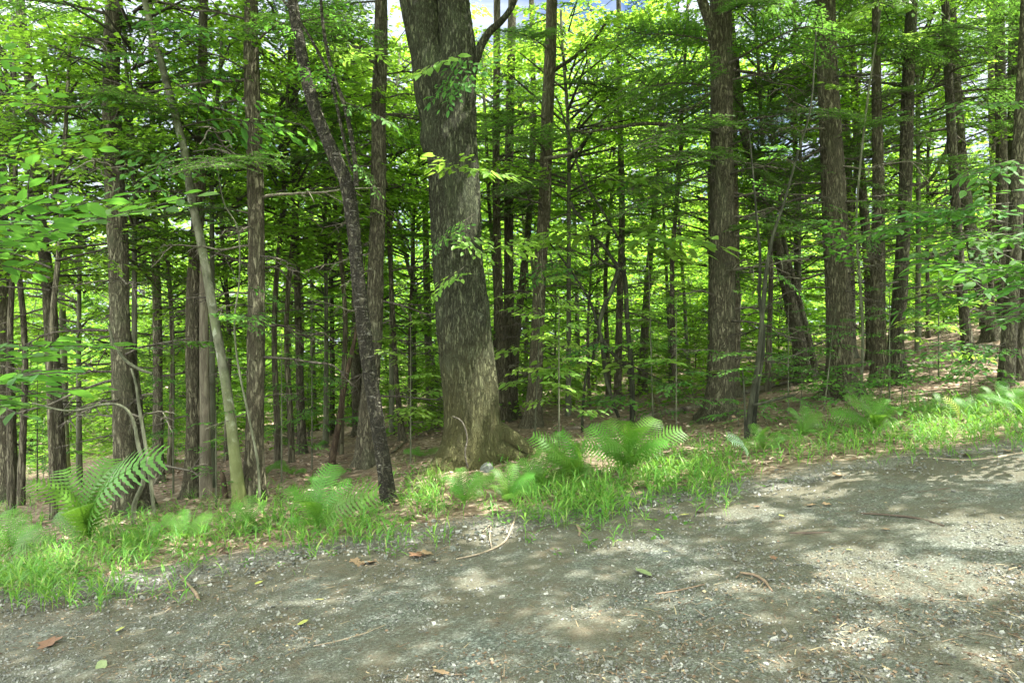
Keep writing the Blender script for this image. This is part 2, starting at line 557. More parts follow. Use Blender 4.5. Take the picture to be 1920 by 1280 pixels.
def build_ground():
    xs = grid_nodes([(-220, -40, 18), (-40, -12, 40), (-12, 14, 220), (14, 40, 40), (40, 220, 19)])
    ys = grid_nodes([(-120, -8, 14), (-8, 4, 20), (4, 18, 150), (18, 45, 70), (45, 320, 30)])
    X, Y = np.meshgrid(xs, ys)
    d = road_edge(X) - Y
    Z = H(X, Y) - .07 * sstep(.0, .5, d)
    verge = np.clip(1 - sstep(.05, .75, -d + .5 * (n2(X, Y, 1.6, 3, 2.0) - .5)), 0, 1)
    o = sheet('ground', X, Y, Z, verge, M['floor'])
    o['label'] = 'brown leaf-littered woodland floor sloping up to the right'
    xs = grid_nodes([(-60, -6.5, 50), (-6.5, 8.5, 620), (8.5, 60, 50)])
    ts = grid_nodes([(-8.0, 2.3, 12), (2.3, 6.0, 150), (6.0, 6.55, 22)])
    X, T = np.meshgrid(xs, ts)
    Y = T + (road_edge(X) - 6.0) * sstep(0, 6, T)
    d = road_edge(X) - Y
    big = n2(X, Y, 2.2, 4, 4.0) - .5
    mid = n2(X, Y, 14, 3, 6.0) - .5
    fine = fbm(np.stack([X * 48, Y * 48, X * 0], -1), 2) - .5
    Z = H(X, Y) + .035 * sstep(-.35, .45, d + .7 * big) - .022 + .035 * big + .020 * mid + .014 * fine
    verge = 1 - sstep(.1, 1.3, d + 1.1 * big)
    o = sheet('gravel_road', X, Y, Z, verge, M['road'])
    o['label'] = 'grey crushed stone road dappled with sun'

    # loose crushed stone
    n = 52000
    t = rng.random(n) ** .85
    px = rng.uniform(-60, 1980, n)
    py = 830 + 460 * t
    u, v = (px - 960) / F, (py - 640) / F
    # plane first, then height
    yy = CAM_Z / np.maximum(v + .118 * u - .0225, .05)
    xx = u * yy
    d = road_edge(xx) - yy
    keep = (d > -.55) & (rng.random(n) < .35 + .65 * n2(xx, yy, 3.0, 2, 9.0)) & (yy > 2.4)
    xx, yy = xx[keep], yy[keep]
    n = len(xx)
    sz = np.exp(rng.normal(math.log(.0043), .40, n)) * (1 + .8 * np.exp(-((road_edge(xx) - yy - .05) / .35) ** 2))
    sz = np.clip(sz, .002, .020)
    tpl = np.array([[-1, -1, -1], [1, -1, -1], [1, 1, -1], [-1, 1, -1], [-1, -1, 1], [1, -1, 1], [1, 1, 1], [-1, 1, 1]], float) * .5
    jit = tpl[None] * rng.uniform(.45, 1.35, (n, 8, 3))
    a = rng.uniform(0, 6.28, n)
    sc = np.stack([rng.uniform(.8, 1.7, n), rng.uniform(.7, 1.2, n), rng.uniform(.4, .9, n)], -1) * sz[:, None] * 1.5
    jit *= sc[:, None]
    tilt = rng.normal(0, .4, n)
    c, s = np.cos(tilt)[:, None], np.sin(tilt)[:, None]
    jx, jz = jit[..., 0] * c - jit[..., 2] * s, jit[..., 0] * s + jit[..., 2] * c
    c, s = np.cos(a)[:, None], np.sin(a)[:, None]
    V = np.stack([jx * c - jit[..., 1] * s, jx * s + jit[..., 1] * c, jz], -1)
    V[..., 0] += xx[:, None]; V[..., 1] += yy[:, None]
    dd = road_edge(xx) - yy
    base = H(xx, yy) + np.where(dd > -.1, .012, .002)
    V[..., 2] += (base + sz * .25)[:, None]
    fq = np.array([[0, 3, 2, 1], [4, 5, 6, 7], [0, 1, 5, 4], [1, 2, 6, 5], [2, 3, 7, 6], [3, 0, 4, 7]])
    mb = MB()
    mb.add(V.reshape(-1, 3), (fq[None] + (np.arange(n) * 8)[:, None, None]).reshape(-1, 4))
    o = obj('gravel', mb.mesh('gravel', [M['stone']]))
    tag(o, 'loose grey crushed stone lying over the road and its edge', 'gravel', None, 'stuff')

    # dry leaves on the woodland floor
    n = 26000
    y = 5.6 + 26 * rng.random(n) ** 1.7
    x = rng.uniform(-.85, .85, n) * y
    d = y - road_edge(x)
    k = (d > rng.uniform(.2, 1.6, n)) & (n2(x, y, .9, 3, 12.0) > rng.uniform(.2, .55, n))
    x, y = x[k], y[k]; n = len(x)
    P = np.stack([x, y, H(x, y) + rng.uniform(.004, .03, n)], -1)
    az = rng.uniform(0, 6.28, n)
    D = np.stack([np.cos(az), np.sin(az), rng.normal(0, .25, n)], -1)
    U = np.stack([rng.normal(0, .4, n), rng.normal(0, .4, n), np.ones(n)], -1)
    mb = MB()
    leaves(mb, P, D, U, rng.uniform(.04, .11, n), LEAF_FAR, 0)
    o = obj('leaf_litter', mb.mesh('leaf_litter', [M['litter']]))
    tag(o, 'dry brown fallen leaves carpeting the ground under the trees', 'leaf litter', None, 'stuff')


# ------------------------------------------------------------------ branch kinds (meshes shared by the copies)
def wob(n, amp, seed, f=2.0):
    t = np.linspace(0, 1, n)
    a = np.stack([t * f, np.full(n, seed * 7.13), np.zeros(n)], -1)
    b = np.stack([t * f, np.full(n, seed * 7.13 + 50), np.zeros(n)], -1)
    return (vnoise(a) - .5) * 2 * amp * t, (vnoise(b) - .5) * 2 * amp * t


def dead_branch_mesh(seed, L=1.0):
    r = np.random.default_rng(seed)
    mb = MB()
    n = 14
    t = np.linspace(0, 1, n)
    wy, wz = wob(n, .16, seed, 4)
    P = np.stack([t * L, wy * L, (wz - .14 * t * t) * L], -1)
    tube(mb, P, .0125 * (1 - .75 * t) + .0015, 4)
    for k in range(r.integers(7, 14)):
        i = r.integers(3, n - 1)
        sgn = r.choice([-1, 1])
        l = L * r.uniform(.14, .42) * (1.15 - t[i])
        d = np.array([r.uniform(.3, .9), sgn * r.uniform(.4, 1), r.uniform(-.45, .2)])
        d /= np.linalg.norm(d)
        m = 7
        s = np.linspace(0, 1, m)
        ay, az = wob(m, .2, seed * 31 + k, 3)
        Q = P[i] + d * l * s[:, None] + np.stack([s * 0, ay * l, az * l - .2 * l * s * s], -1)
        tube(mb, Q, (.0062 * (1 - .7 * s) + .0014), 3)
        for q in range(r.integers(0, 4)):
            j = r.integers(1, m - 1)
            e = d + r.normal(0, .6, 3); e /= np.linalg.norm(e)
            tube(mb, np.stack([Q[j], Q[j] + e * l * .2, Q[j] + e * l * .36 + [0, 0, -.03 * l]]), [.002, .0015, .0008], 3)
    return mb.mesh('dead_branch', [M['deadwood_pale' if seed % 4 == 0 else 'deadwood']])


def hemlock_mesh(seed, L=1.0, dens=1.0):
    """a drooping flat conifer bough, unit length"""
    r = np.random.default_rng(seed)
    mb = MB()
    n = 12
    t = np.linspace(0, 1, n)
    wy, wz = wob(n, .10, seed, 3)
    P = np.stack([t * L, wy * L, (.10 * t - .30 * t * t + wz * .5) * L], -1)
    tube(mb, P, .010 * (1 - .85 * t) + .0012, 4)
    PP, DD, UU, SS = [], [], [], []

    def needles(Q, step):
        seg = np.linalg.norm(np.diff(Q, axis=0), axis=1)
        tot = seg.sum()
        m = max(2, int(tot / step))
        s = np.linspace(.05, 1, m)
        cum = np.concatenate([[0], np.cumsum(seg)]) / tot
        X = np.stack([np.interp(s, cum, Q[:, c]) for c in range(3)], -1)
        T = Q[-1] - Q[0]; T = T / np.linalg.norm(T)
        B = np.cross([0, 0, 1.0], T); B /= np.linalg.norm(B) + 1e-9
        for sg in (-1, 1):
            PP.append(X + r.normal(0, .003, X.shape))
            DD.append(T * .55 + sg * B + r.normal(0, .22, X.shape))
            UU.append(np.tile([0, 0, 1.0], (m, 1)) + r.normal(0, .35, X.shape))
            SS.append(r.uniform(.026, .044, m) * (1 - .35 * s))
    nl = int(26 * dens)
    for k in range(nl):
        s = .12 + .86 * (k + r.uniform(-.3, .3)) / nl
        sgn = 1 if k % 2 else -1
        X0 = np.array([np.interp(s, t, P[:, c]) for c in range(3)])
        l = L * (.14 + .42 * math.sin(math.pi * min(1, s * .9 + .08))) * r.uniform(.6, 1.1) * (1.1 - .5 * s)
        a = r.uniform(.75, 1.1)
        d = np.array([math.cos(a), sgn * math.sin(a), r.uniform(-.16, .06)])
        q = np.linspace(0, 1, 5)
        Q = X0 + d * l * q[:, None] + np.stack([q * 0, q * 0, -.18 * l * q * q], -1)
        tube(mb, Q, .0035 * (1 - .7 * q) + .0006, 3)
        needles(Q, .016)
        ns = int(l / .075)
        for j in range(ns):
            w = (j + .7) / (ns + .5)
            X1 = X0 + d * l * w + np.array([0, 0, -.18 * l * w * w])
            sg2 = 1 if j % 2 else -1
            b = math.atan2(d[1], d[0]) + sg2 * r.uniform(.6, 1.0)
            d2 = np.array([math.cos(b), math.sin(b), r.uniform(-.25, .05)])
            l2 = l * .42 * (1.05 - w) * r.uniform(.7, 1.2)
            if l2 > .03:
                needles(np.stack([X1, X1 + d2 * l2 * .5, X1 + d2 * l2 + [0, 0, -.10 * l2]]), .016)
    needles(P[3:], .016)
    leaves(mb, np.concatenate(PP), np.concatenate(DD), np.concatenate(UU), np.concatenate(SS), NEEDLE, 1)
    return mb.mesh('hemlock_bough', [M['deadwood'], M['needle']])


def leafy_mesh(seed, leafmat, L=1.0, leaf=.095, tpl=LEAF_FINE, nside=9, step=.052, droop=.18, sparse=1.0, mbin=None, M0=None, wood=0, lm=1):
    """a flat spray of broad leaves, unit length along +x"""
    r = np.random.default_rng(seed)
    mb = mbin or MB()
    n = 10
    t = np.linspace(0, 1, n)
    wy, wz = wob(n, .14, seed, 3)
    P = np.stack([t * L, wy * L, (.06 * t - droop * t * t + wz * .4) * L], -1)
    twigs = [(P, .006)]
    for k in range(nside):
        s = .15 + .8 * (k + r.uniform(-.25, .25)) / nside
        sgn = 1 if k % 2 else -1
        X0 = np.array([np.interp(s, t, P[:, c]) for c in range(3)])
        l = L * r.uniform(.22, .48) * (1.15 - .75 * s)
        a = r.uniform(.6, 1.05)
        d = np.array([math.cos(a), sgn * math.sin(a), r.uniform(-.12, .12)])
        q = np.linspace(0, 1, 6)
        twigs.append((X0 + d * l * q[:, None] + np.stack([.12 * l * q * q, q * 0, -.16 * l * q * q], -1), .0028))
        if l > .3 * L:
            for j in range(2):
                w = r.uniform(.3, .8)
                X1 = X0 + d * l * w
                b = math.atan2(d[1], d[0]) + r.choice([-1, 1]) * r.uniform(.5, .9)
                e = np.array([math.cos(b), math.sin(b), -.08])
                twigs.append((X1 + e * (l * .4) * np.linspace(0, 1, 4)[:, None], .0018))
    PP, DD, UU, SS = [], [], [], []
    for Q, rad in twigs:
        tube_(mb, Q, rad, M0, wood)
        seg = np.linalg.norm(np.diff(Q, axis=0), axis=1)
        tot = seg.sum()
        m = max(2, int(tot / step))
        s = np.linspace(.25 if rad > .005 else .12, 1, m)
        keep = r.random(m) < sparse
        keep[-1] = True
        cum = np.concatenate([[0], np.cumsum(seg)]) / tot
        X = np.stack([np.interp(s, cum, Q[:, c]) for c in range(3)], -1)
        T = Q[-1] - Q[0]; T = T / np.linalg.norm(T)
        B = np.cross([0, 0, 1.0], T); B /= np.linalg.norm(B) + 1e-9
        sg = np.where(np.arange(m) % 2, 1.0, -1.0)[:, None]
        D = T * .75 + sg * B * r.uniform(.5, 1.0, (m, 1)) + np.stack([r.normal(0, .12, m), r.normal(0, .12, m), r.normal(-.22, .2, m)], -1)
        D[-1] = T + np.array([0, 0, -.15])
        U = np.tile([0, 0, 1.0], (m, 1)) + r.normal(0, .28, (m, 3))
        z = leaf * r.uniform(.55, 1.12, m)
        PP.append(X[keep]); DD.append(D[keep]); UU.append(U[keep]); SS.append(z[keep])
    PP, DD, UU, SS = map(np.concatenate, (PP, DD, UU, SS))
    if M0 is not None:
        A, b = M0
        PP = PP @ A.T + b; DD = DD @ A.T; UU = UU @ A.T
    leaves(mb, PP, DD, UU, SS, tpl, lm)
    if mbin is None:
        return mb.mesh('leafy_branch', [M['twig'], leafmat])


def tube_(mb, Q, rad, M0, mi):
    if M0 is not None:
        A, b = M0
        Q = Q @ A.T + b
    k = len(Q)
    tube(mb, Q, rad * (1 - .75 * np.linspace(0, 1, k)) + .0006, 3, mi)


def rot_to(az, el):
    ca, sa, ce, se = math.cos(az), math.sin(az), math.cos(el), math.sin(el)
    return np.array([[ca * ce, -sa, -ca * se], [sa * ce, ca, -sa * se], [se, 0, ce]])


def crown_mesh(seed, Ht=10.0, h0=.25, wide=2.6, nspray=60, leaf=.12, step=.11, conic=0.0, name='crown', mats=None):
    """a broadleaf crown built of flat leaf sprays on limbs, trunk axis at x=y=0"""
    r = np.random.default_rng(seed)
    mb = MB()
    for k in range(nspray):
        f = (k + r.uniform(0, 1)) / nspray
        h = Ht * (h0 + (1 - h0) * f)
        prof = math.sin(math.pi * min(1, .18 + .80 * f)) ** .7 if conic == 0 else (1 - .8 * f)
        L = wide * prof * r.uniform(.55, 1.15) + .25
        az = r.uniform(0, 6.28)
        el = r.uniform(-.05, .35) + .5 * f
        A = rot_to(az, el)
        b = np.array([math.cos(az), math.sin(az), 0]) * .05 + np.array([0, 0, h])
        q = np.linspace(0, 1, 5)[:, None]
        # limb, then one to three sprays toward its end
        end = b + A @ np.array([L * .55, 0, 0])
        tube(mb, b + (end - b) * q, .012 * L * (1 - .6 * q[:, 0]) + .003, 3, 0)
        for j in range(2 if L > .9 else 1):
            az2 = az + r.uniform(-.5, .5) * (1 if j else .3)
            el2 = r.uniform(-.15, .25)
            A2 = rot_to(az2, el2)
            st = b + (end - b) * (r.uniform(.3, .8) if j else .9)
            leafy_mesh(int(r.integers(1e6)), None, L * .62, leaf, LEAF_FAR, 7, step, .25, .92, mb, (A2, st), 0, 1)
    return mb.mesh(name, mats or [M['twig'], M['leaf_far']])


# ------------------------------------------------------------------ trunks
def bark_disp(amp, f, zs, seed, flare=.0, lobes=0, z0=0.0, flare_h=.3):
    def fn(path, th, rad):
        c, s = np.cos(th), np.sin(th)
        Rr = np.maximum(rad, .03)[:, None]
        p = np.stack([c[None] * Rr * f, s[None] * Rr * f, np.broadcast_to(path[:, 2:3] * f * zs, (len(path), len(th)))], -1) + seed * 3.7
        n = fbm(p, 3)
        ridge = 1 - np.abs(n - .5) * 4
        d = amp * (ridge - .4) * np.minimum(1, Rr / .12)
        big = fbm(p * .22 + 9, 2) - .5
        d = d + big * .14 * Rr
        if flare:
            h = np.maximum(path[:, 2:3] - z0, 0)
            e = np.exp(-h / flare_h)
            lob = 1.0
            if lobes:
                lob = .55 + .75 * np.maximum(0, np.cos(lobes * th + seed + .8 * np.sin(2 * th)))[None]
            d = d + Rr * flare * e * lob
        return d
    return fn


def trunk_mesh(P, sides, step, disp, mat, base, mb=None):
    Q = smooth_path(P, step)
    own = mb is None
    mb = mb or MB()
    tube(mb, Q[:, :3], np.maximum(Q[:, 3], .004), sides, 0, True, disp)
    if own:
        return mb.mesh('trunk', [mat], base)


PROTO = {}


def build_protos():
    PROTO['dead'] = [dead_branch_mesh(s) for s in range(1, 10)]
    PROTO['hem'] = [hemlock_mesh(20 + s, 1.0, d) for s, d in enumerate((1.2, 1.1, 1, .8, 1.1, .9))]
    PROTO['leafy'] = [leafy_mesh(40 + s, M['leaf_near']) for s in range(5)]
    PROTO['lime'] = [leafy_mesh(60 + s, M['leaf_spray'], leaf=.165, sparse=.9, nside=7, step=.08) for s in range(3)]
    PROTO['small'] = [leafy_mesh(70 + s, M['leaf_near'], leaf=.15, nside=6, step=.09) for s in range(3)]
    PROTO['crown'] = [crown_mesh(100 + s, 10, (.12, .2, .3, .15, .25, .1)[s], (2.3, 2.7, 3.0, 2.0, 2.5, 2.2)[s], 66, .18, .09) for s in range(6)]
    PROTO['bush'] = [crown_mesh(120 + s, 3.0, .06, 1.3, 44, .125, .062) for s in range(4)]
    PROTO['mid'] = [crown_mesh(160 + s, 8.0, .26, 2.1, 70, .125, .07) for s in range(3)]
    PROTO['midlight'] = [crown_mesh(180 + s, 8.0, .50, 2.4, 50, .12, .075) for s in range(3)]
    PROTO['midhigh'] = [crown_mesh(170 + s, 8.0, .47, 2.2, 56, .115, .065) for s in range(3)]
    PROTO['high'] = [crown_mesh(140 + s, 6.0, .0, 2.9, 46, .15, .14) for s in range(4)]


def add_branches(root, base, P, kind, count, z0, z1, lmin, lmax, el=(-.15, .25), names=None, az=None, seed=0, taper_up=True):
    """copies of a branch kind set round a trunk whose centre line is P (x, y, z, r)"""
    r = np.random.default_rng(seed + 5)
    Z = P[:, 2]
    for k in range(count):
        z = base[2] + z0 + (z1 - z0) * (k + r.uniform(0, 1)) / count
        x, y = np.interp(z, Z, P[:, 0]), np.interp(z, Z, P[:, 1])
        rad = np.interp(z, Z, P[:, 3])
        a = r.uniform(0, 2 * math.pi) if az is None else r.uniform(*az)
        e = r.uniform(*el)
        L = r.uniform(lmin, lmax)
        me = PROTO[kind][int(r.integers(len(PROTO[kind])))]
        o = obj(names or 'branch', me, root, (x - base[0] + .7 * rad * math.cos(a), y - base[1] + .7 * rad * math.sin(a), z - base[2]),
                (r.uniform(-.25, .25), -e, a), L)


def hand_tree(name, cat, label, pts, base=None, depth=None, mat='hemlock', top=15.0, sides=22, amp=.012, bf=16, flare=.62, lobes=5,
              hem=0, hz=(3.5, 11), hl=(1.1, 2.2), dead=0, dz=(1.0, 6.6), dl=(.6, 1.7), high=0, group=None, seed=None, lean=0.0, step=.09, flare_h=.2, haz=None):
    """a tree traced from the photograph: pts are (px, py, width px) from the top of the frame down"""
    seed = seed if seed is not None else int(pts[0][0])
    if depth is None:
        bx, by = base or (pts[-1][0], pts[-1][1])
        gx, gy, gz = ground_px(bx, by)
        y = gy
    else:
        y = depth
    rows = [(*at(px, py, y), w / F * y / 2) for px, py, w in pts]
    rows = np.array(rows)[::-1]                                     # bottom first
    rows[:, 3] *= .87
    gx, gz = rows[0][0], Hs(rows[0][0], y)
    if rows[0][2] > gz + .05:
        dx = (rows[0][0] - rows[1][0]) / max(.1, rows[1][2] - rows[0][2])
        rows = np.vstack([[gx + dx * (rows[0][2] - gz), y, gz, rows[0][3] * 1.06], rows])
    gx = rows[0][0]
    base_p = np.array([gx, y, Hs(gx, y)])
    rows[0][2] = min(rows[0][2], base_p[2])
    rows = np.vstack([[gx, y, base_p[2] - .3, rows[0][3] * 1.05], rows])
    # up to the unseen top
    t0, t1 = rows[-1], rows[-2]
    z = t0[2]
    if top > z + .5:
        d = (t0[:2] - t1[:2]) / max(.3, t0[2] - t1[2])
        m = 5
        for k in range(1, m + 1):
            f = k / m
            rows = np.vstack([rows, [t0[0] + d[0] * (top - z) * f * (1 - .4 * f), t0[1] + d[1] * (top - z) * f, z + (top - z) * f, t0[3] * (1 - .85 * f)]])
    rows[:, 1] += lean * (rows[:, 2] - base_p[2])
    root = empty(name, base_p, label, cat, group)
    disp = bark_disp(amp, bf, .24, seed % 97, flare, lobes, base_p[2], flare_h)
    tr = obj('trunk', trunk_mesh(rows, sides, step, disp, M[mat], base_p), root)
    P = smooth_path(rows, .2)
    P = P[np.argsort(P[:, 2])]
    if dead:
        add_branches(root, base_p, P, 'dead', dead, *dz, *dl, (-.25, .3), 'dead_branch', None, seed + 1)
    if hem:
        add_branches(root, base_p, P, 'hem', hem, *hz, *hl, (-.2, .2), 'needled_bough', haz, seed + 2)
    high = (high + 1) // 2
    if high:
        r = np.random.default_rng(seed)
        for k in range(high):
            z = rng.uniform(top - 5.5, top - 2.0) - 2
            me = PROTO['high'][int(r.integers(4))]
            x = np.interp(z, P[:, 2], P[:, 0])
            obj('crown', me, root, (x - base_p[0], 0, z - base_p[2]), (0, 0, r.uniform(0, 6.28)), r.uniform(.8, 1.15))
    return root, base_p, P, y


def stem_part(name, root, base, pts, mat, sides=8, amp=.003, step=.06, rr=None):
    """pts: world (x, y, z, r)"""
    return obj(name, trunk_mesh(np.array(pts, float), sides, step, bark_disp(amp, 20, .3, 3), M[mat], base), root)


def px_path(pts, y0, y1=None):
    """(px, py, width px) at depth y0..y1 -> (x, y, z, r)"""
    y1 = y0 if y1 is None else y1
    out = []
    for k, (px, py, w) in enumerate(pts):
        y = y0 + (y1 - y0) * k / max(1, len(pts) - 1)
        out.append((*at(px, py, y), w / F * y / 2))
    return out


# ================================================================== the scene
build_ground()
build_protos()


def aim(name, me, root, base, a, b, roll=0.0, scale=1.0):
    """a copy of a unit-length branch reaching from point a to point b"""
    a, b = Vector(a), Vector(b)
    d = b - a
    o = obj(name, me, root, a - Vector(base))
    L = d.length
    az = math.atan2(d.y, d.x)
    el = math.asin(max(-1, min(1, d.z / L)))
    o.rotation_euler = (roll, -el, az)
    o.scale = (L, L * scale, L * scale)
    return o


def spray(root, base, kind, a_px, a_y, b_px, b_y, k=0, scale=1.0):
    me = PROTO[kind][k % len(PROTO[kind])]
    return aim('leafy_branch', me, root, base, at(*a_px, a_y), at(*b_px, b_y), random.uniform(-.3, .3), scale)


# ---- the old maple in the middle
def old_maple():
    bx, by, bz = ground_px(885, 872)
    y = by
    base = np.array([at(885, 872, y)[0], y, Hs(at(885, 872, y)[0], y)])
    root = empty('maple_tree', base, 'massive old grey barked maple, widest trunk in the wood, forking near the top', 'tree')
    edges = [(100, 826, 893), (160, 800, 893), (200, 799, 892), (235, 794, 893), (262, 791, 893), (300, 803, 896), (400, 808, 900), (480, 813, 905), (560, 818, 915),
             (640, 822, 922), (700, 828, 928), (760, 833, 934), (805, 833, 938), (840, 828, 944), (872, 818, 952)]
    rows = [(*at((l + r_) / 2, py, y), (r_ - l) / F * y / 2) for py, l, r_ in edges]
    rows = [(*at(849, -60, y + .2), 26 / F * y), (*at(852, 20, y + .1), 30 / F * y)] + rows
    rows = np.array(rows)[::-1]
    rows = np.vstack([[rows[0][0], y, base[2] - .35, rows[0][3] * 1.06], rows])
    top = rows[-1]
    for k in range(1, 5):
        rows = np.vstack([rows, [top[0] + .25 * k, y + .15 * k, top[2] + 2.0 * k, top[3] * (1 - .2 * k)]])
    tr = obj('trunk', trunk_mesh(rows, 110, .045, bark_disp(.030, 19, .2, 5, .16, 6, base[2], .35), M['maple'], base), root)
    lim = px_path([(842, 330, 52), (832, 250, 66), (818, 180, 74), (806, 110, 66), (795, 50, 68), (786, 0, 70), (770, -80, 68), (740, -260, 54)], y - .03, y + .3)
    obj('limb', trunk_mesh(np.array(lim), 64, .05, bark_disp(.026, 19, .2, 8), M['maple'], base), root)
    lim = px_path([(868, 180, 20), (886, 128, 22), (900, 90, 16), (918, 60, 14), (940, 40, 12), (962, 8, 11), (985, -60, 9), (1010, -150, 7)], y, y - .4)
    obj('limb', trunk_mesh(np.array(lim), 20, .05, bark_disp(.008, 20, .2, 9), M['maple'], base), root)
    for pts, k in (([(905, 835, 46), (940, 845, 36), (972, 858, 24), (1002, 872, 12)], 1), ([(920, 800, 40), (955, 820, 34), (985, 838, 22), (1010, 852, 10)], 2),
                   ([(850, 840, 44), (828, 868, 36), (806, 890, 20), (795, 905, 8)], 3), ([(880, 850, 50), (893, 878, 40), (905, 896, 18)], 4)):
        rt = px_path(pts, y + (.15 if k == 2 else -.1), y - (.55 if k in (3, 4) else .25))
        rt = np.array(rt)
        rt[:, 2] = np.maximum(rt[:, 2], H(rt[:, 0], rt[:, 1]) - .02)
        rt[-1, 2] = Hs(rt[-1, 0], rt[-1, 1]) - .03
        obj('root', trunk_mesh(rt, 18, .04, bark_disp(.014, 18, .5, k), M['maple'], base), root)
    # dry vine up the foot of the trunk
    vine = px_path([(880, 888, 3), (872, 850, 3.5), (876, 820, 3), (866, 790, 3), (848, 780, 2.5)], y - .55, y - .42)
    obj('vine', trunk_mesh(np.array(vine), 6, .04, None, M['deadwood'], base), root)
    f = y - .45
    for a, b, dy, kd in (((905, 330), (800, 285), -.7, 'lime'), ((860, 320), (965, 315), -.9, 'lime'), ((900, 470), (1010, 440), -.6, 'lime'), ((890, 400), (800, 470), -.5, 'leafy'),
                         ((870, 500), (815, 545), -.5, 'lime'), ((850, 430), (905, 470), -.7, 'lime'), ((890, 150), (840, 165), -.6, 'leafy'), ((850, 110), (770, 130), -.8, 'lime'), ((880, 180), (955, 150), -.4, 'leafy'),
                         ((880, 90), (835, 190), -.7, 'leafy')):
        spray(root, base, kd, a, f, b, f + dy, random.randrange(5))
    for k in range(3):
        obj('crown', PROTO['high'][k], root, (random.uniform(-1.5, 1.5), random.uniform(-.5, 1.5), 9.5 + 1.2 * k), (0, 0, 2.1 * k), 1.1)
    return root, base


old_maple()


# ---- the leaning black cherry
def cherry():
    root, base, P, y = hand_tree('cherry_tree', 'tree', 'leaning black cherry with dark peeling bark, bent over left of the big maple',
                                 [(546, -60, 19.4), (548, 0, 21.1), (562, 80, 22.9), (575, 150, 24.6), (596, 220, 25.5), (626, 290, 27.3), (650, 345, 28.2), (662, 420, 28.2), (669, 500, 27.3), (680, 600, 29.0), (692, 690, 29.0),
                                  (709, 800, 29.0), (720, 875, 29.9), (729, 943, 29.9)], None, None, 'cherry', 11, 36, .016, 26, .3, 4, step=.05)
    for pts in ([(668, 350, 10), (664, 290, 9), (648, 205, 8), (622, 130, 7), (606, 50, 6), (600, -30, 5)], [(662, 322, 7), (650, 285, 6.5), (632, 200, 6), (615, 135, 6), (570, 52, 5), (530, 0, 5)]):
        stem_part('limb', root, base, px_path(pts, y - .05, y - .35), 'cherry', 10, .002)
    for a, b, kd in (((615, 120), (725, 90), 'lime'), ((610, 80), (690, 110), 'lime'), ((640, 190), (760, 235), 'leafy'), ((600, 40), (700, 60), 'leafy'), ((570, 60), (480, 40), 'leafy'),
                     ((560, 30), (650, -10), 'leafy'), ((632, 180), (560, 110), 'leafy'), ((660, 300), (720, 360), 'leafy')):
        spray(root, base, kd, a, y - .2, b, y - .2 + random.uniform(-.6, .5), random.randrange(5))
    obj('crown', PROTO['high'][2], root, (-1.2, .3, 7.5), (0, 0, 1), .9)


cherry()

